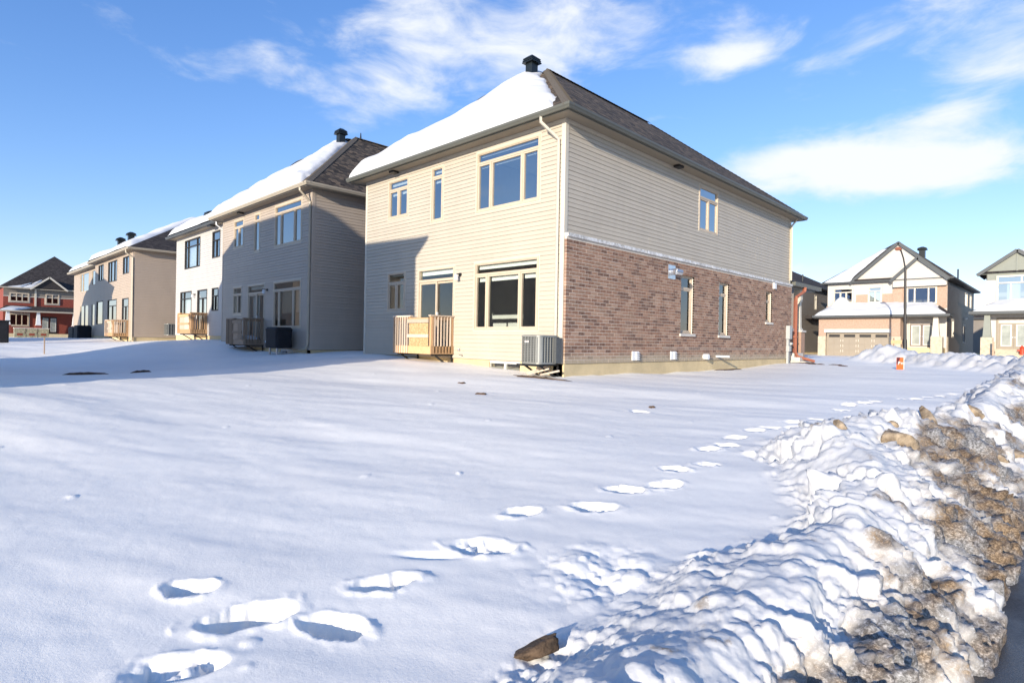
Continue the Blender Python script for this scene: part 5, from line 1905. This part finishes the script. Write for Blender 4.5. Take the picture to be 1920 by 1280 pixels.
# a roof and wall glimpsed between the two
plain_house('distant_house', 'small brown house glimpsed far between the two front houses', -10.5, -3.5, 92, 102, 1.2, 5.4, 'taupe_vinyl', [], [], pitch=.5)

# ------------------------------------------------------------------ street lamp, signs
t = thing('street_lamp', 'dark street lamp post in front of the two gabled house', 'street lamp', (-8.37, 46, .8))
MB().cyl((-8.37, 46, .5), (-8.4, 46, 2.2), .13, .12, n=12).build('base', 'black_steel', t)
MB().cyl((-8.4, 46, 2.2), (-8.45, 46, 7.0), .10, .065, n=12).build('post', 'trim_black', t)
MB().tube([(-8.45, 46, 6.6), (-8.46, 45.97, 7.0), (-8.55, 45.9, 7.6), (-8.66, 45.8, 8.05), (-8.74, 45.7, 8.2)], .045).build('arm', 'black_steel', t)
MB().loft([rrect(-8.95, -8.62, 45.5, 45.85, .1, 8.12), rrect(-9.0, -8.6, 45.45, 45.9, .12, 8.22), rrect(-8.9, -8.68, 45.55, 45.8, .08, 8.32)]).build('lamp_head', 'rust_pipe', t)
t = thing('site_sign', 'small wooden site sign beside the street lamp', 'sign', (-8.75, 46.6, .9))
MB().box(-9.2, -9.12, 46.6, 46.66, .7, 2.3).build('post', 'wood_grey', t)
MB().box(-8.62, -8.54, 46.6, 46.66, .7, 2.3).build('post', 'wood_grey', t)
MB().box(-9.3, -8.45, 46.54, 46.6, 1.9, 2.15).build('board', 'wood', t)
t = thing('lawn_sign', 'small orange and maroon lawn sign stuck in the snow', 'sign', (-4.85, 25.9, .75))
sg = Fr((-4.85, 25.9, 0), Vector((.74, .67, 0)), Vector((.67, -.74, 0)))
zs_ = .80
MB().fb(sg, -.15, .10, zs_, zs_ + .46, -.012, .0).build('board', 'orange', t)
MB().fb(sg, .10, .13, zs_, zs_ + .46, -.02, .002).build('board_edge', 'stone', t)
MB().poly([sg.P(-.148, zs_ + .2, .002), sg.P(-.08, zs_ + .2, .002), sg.P(-.02, zs_ + .458, .002), sg.P(-.148, zs_ + .458, .002)]).build('print_panel', 'dark_red', t)
pp = MB()
pp.fb(sg, -.10, -.075, zs_ + .19, zs_ + .31, .003, .006)
pp.fb(sg, -.10, -.02, zs_ + .285, zs_ + .31, .003, .006)
pp.fb(sg, -.045, -.02, zs_ + .24, zs_ + .31, .003, .006)
pp.fb(sg, -.10, -.02, zs_ + .24, zs_ + .262, .003, .006)
for u in (.01, .065):
    pp.fb(sg, u, u + .02, zs_ + .2, zs_ + .27, .003, .006)
pp.fb(sg, .01, .085, zs_ + .26, zs_ + .275, .003, .006)
pp.build('lettering', 'trim_white', t)
MB().cyl(sg.P(-.06, .4, -.01), sg.P(-.06, zs_, -.01), .012, n=6).build('stake', 'galv', t)
MB().cyl(sg.P(.06, .4, -.01), sg.P(.06, zs_, -.01), .012, n=6).build('stake', 'galv', t)

# ------------------------------------------------------------------ front porch and pipes at the far corner of the cream house
t = thing('front_porch', 'porch of the cream house with white column and brick pier', 'porch', (-9.8, 29, .9))
MB().box(-13.0, -9.3, 27.25, 30.6, 4.25, 4.45).build('porch_ceiling', 'soffit_grey', t)
pr3 = MB()
roof_faces(pr3, [((-9.15, 27.15, 4.46), (-9.15, 30.75, 4.46), (-11.2, 30.0, 5.2), (-11.2, 27.15, 5.2)), ((-9.15, 30.75, 4.46), (-13.2, 30.75, 4.46), (-11.2, 30.0, 5.2))])
pr3.build('porch_roof', 'roof', t, recalc=False)
MB().box(-9.25, -9.08, 27.2, 30.8, 4.3, 4.47).build('porch_gutter', 'gutter', t)
MB().loft([[(-9.62 - e, 29.2 - e, z), (-9.62 + e, 29.2 - e, z), (-9.62 + e, 29.2 + e, z), (-9.62 - e, 29.2 + e, z)] for e, z in ((.2, 2.36), (.13, 2.5), (.11, 3.7), (.15, 3.72), (.15, 4.25))]).build('porch_column', 'trim_cream', t)
MB().box(-9.9, -9.33, 28.9, 29.5, 2.28, 2.36).build('pier_cap', 'stone', t)
MB().box(-9.85, -9.38, 28.95, 29.45, .6, 2.28).build('porch_pier', 'brick', t)
for k in range(3):
    MB().box(-9.9 + k * .0, -9.2 + k * .25, 27.5 + .02 * k, 28.7, .5, 1.3 - k * .18).build('step', 'stone', t)
t = thing('red_downspout', 'red brown downspout at the far corner of the brick wall', 'downspout', (-9.2, 27.6, .9))
MB().rtube([(-9.1, 28.45, 4.3), (-9.1, 28.4, 4.1), (-9.2, 27.65, 3.8), (-9.2, 27.6, 3.6), (-9.2, 27.6, 1.35), (-9.12, 27.7, 1.15), (-8.6, 28.3, .95)], .13, .11).build('pipe', 'rust_pipe', t)
MB().box(-9.32, -9.12, 27.5, 27.7, 2.0, 2.06).build('pipe_clip', 'rust_pipe', t)
MB().rtube([(-9.05, 27.3, 7.35), (-9.05, 27.25, 7.25), (-9.22, 27.0, 6.9), (-9.22, 27.0, 4.5)], .075, .06).build('downspout', 'trim_cream', h1)


# ------------------------------------------------------------------ bare soil, wood scraps, ice chunks, clods
def patch(label, cx, cy, rx, ry, rot, seed, mat='soil', hgt=.03, nm='soil_patch'):
    mb = MB()
    n, k = 22, 5
    pts = []
    for j in range(k + 1):
        for i in range(n):
            a = 2 * math.pi * i / n
            w = 1 + .35 * math.sin(3 * a + seed) + .22 * math.sin(7 * a + 2 * seed)
            q = j / k
            lx, ly = rx * q * w * math.cos(a), ry * q * w * math.sin(a)
            pts.append((cx + lx * math.cos(rot) - ly * math.sin(rot), cy + lx * math.sin(rot) + ly * math.cos(rot), q))
    P = np.array(pts)
    zz, _ = ground(P[:, 0].copy(), P[:, 1].copy())
    mb.v = [(x, y, float(z) + hgt * (1 - q ** 3) - .012 * (q > .99) + .012 * math.sin(31 * x + seed) * math.sin(27 * y)) for (x, y, q), z in zip(pts, zz)]
    for j in range(k):
        for i in range(n):
            mb.f.append((j * n + i, j * n + (i + 1) % n, (j + 1) * n + (i + 1) % n, (j + 1) * n + i))
    return mb.build(nm, mat, None, smooth=True, label=label, kind='stuff')


patch('bare brown soil under the air conditioner', -9.5, 10.55, .75, .14, .1, 1)
patch('bare soil at the foot of the red brown downspout', -8.75, 27.6, .5, .5, -.4, 2)
for i, (x, y) in enumerate(((-8.35, 27.0), (-7.9, 26.7), (-7.4, 26.9), (-7.0, 26.5))):
    patch('thawed strip of soil %s from the red brown downspout' % ('nearest', 'second', 'third', 'farthest')[i], x, y, .42, .10, -.9, 3 + i)
patch('bare soil along the foundation under the pipe', -8.98, 20.3, .12, .9, 0, 9)
for i, (x, y, r_) in enumerate(((-17.4, 2.9, .25), (-16.4, 3.9, .12), (-19.5, 3.4, .1))):
    patch('dark %s clump of soil showing through snow near the swale' % ('large', 'middle', 'small')[i], x, y, r_ * 2, r_, .6, 20 + i, hgt=.06)
for i, (x, y, r_) in enumerate(((-9.6, 8.3, .05), (-8.2, 7.6, .07), (-5.3, 8.9, .05))):
    patch(('tiny', 'small', 'narrow')[i] + ' dark clod lying on the open snow', x, y, r_ * 1.6, r_, .4 + i, 30 + i, hgt=.03, nm='dirt_clod')
wl_ = thing('scrap_lumber', 'offcuts of pale lumber under the air conditioner', 'lumber', (-9.55, 10.9, .8))
for a, b in (((-9.95, 10.75, .82), (-9.45, 10.95, 1.0)), ((-9.8, 10.62, .8), (-9.3, 10.85, .95)), ((-9.45, 10.7, .8), (-9.2, 11.1, .9)), ((-9.9, 10.95, .84), (-9.55, 11.1, .98))):
    MB().beam(a, b, .09, .04).build('board', 'wood_pale', wl_)


def chunk(label, x, y, sx, sy, sz, rot, tilt, seed, mat='ice_chunk', sink=.35):
    rnd = np.random.default_rng(seed)
    bm = bmesh.new()
    bmesh.ops.create_icosphere(bm, subdivisions=4, radius=1)
    V = np.array([v.co[:] for v in bm.verts])
    nrm = rnd.normal(size=(9, 3))
    nrm /= np.linalg.norm(nrm, axis=1)[:, None]
    for n_ in nrm:      # flat broken faces
        d = V @ n_
        c = rnd.uniform(.55, .8)
        V = V - np.clip(d - c, 0, 1)[:, None] * n_
    V = V * (1 + .10 * fbm(V[:, 0] * 3 + seed, V[:, 1] * 3 + V[:, 2] * 2, seed, 4, .6))[:, None]
    V = V * np.array([sx, sy, sz])
    mt = np.array((Matrix.Rotation(rot, 3, 'Z') @ Matrix.Rotation(tilt, 3, 'Y')))
    V = V @ mt.T
    z0 = gz(x, y)
    for v, c in zip(bm.verts, V):
        v.co = c
    me = bpy.data.meshes.new('ice_chunk')
    bm.to_mesh(me)
    bm.free()
    me.shade_smooth()
    me.materials.append(MT[mat])
    o = bpy.data.objects.new('ice_chunk', me)
    COL.objects.link(o)
    o.location = (x, y, z0 + sz * (1 - 2 * sink))
    o['label'] = label
    o['category'] = 'ice chunk'
    o['group'] = 'frozen chunks in the snow bank'


chunk('dark slab of frozen soil at the bottom edge of the bank', -1.78, 2.03, .15, .06, .045, .85, -.42, 3, 'ice_dark', .16)
chunk('large dirty tan ice block in the middle of the bank', -1.36, 7.24, .20, .15, .15, .5, .3, 4, sink=.52)
chunk('long tilted tan ice slab behind the large block', -1.32, 8.62, .24, .07, .08, -.9, .7, 5, sink=.42)
chunk('brown ice wedge on the crest left of the large block', -1.84, 6.98, .12, .06, .05, -.5, .5, 6, sink=.40)
chunk('small tan ice lump between wedge and large block', -1.52, 7.75, .06, .05, .05, .2, .2, 7, sink=.45)
chunk('brown ice slab high on the far bank', -1.02, 9.75, .19, .07, .07, -.5, .4, 8, sink=.45)
chunk('rounded tan ice lump on the road side of the bank', -.60, 9.2, .16, .11, .07, .4, .1, 9, sink=.45)
chunk('flat brown ice slab low on the road side', -.69, 8.6, .20, .12, .05, .9, .2, 10, sink=.45)
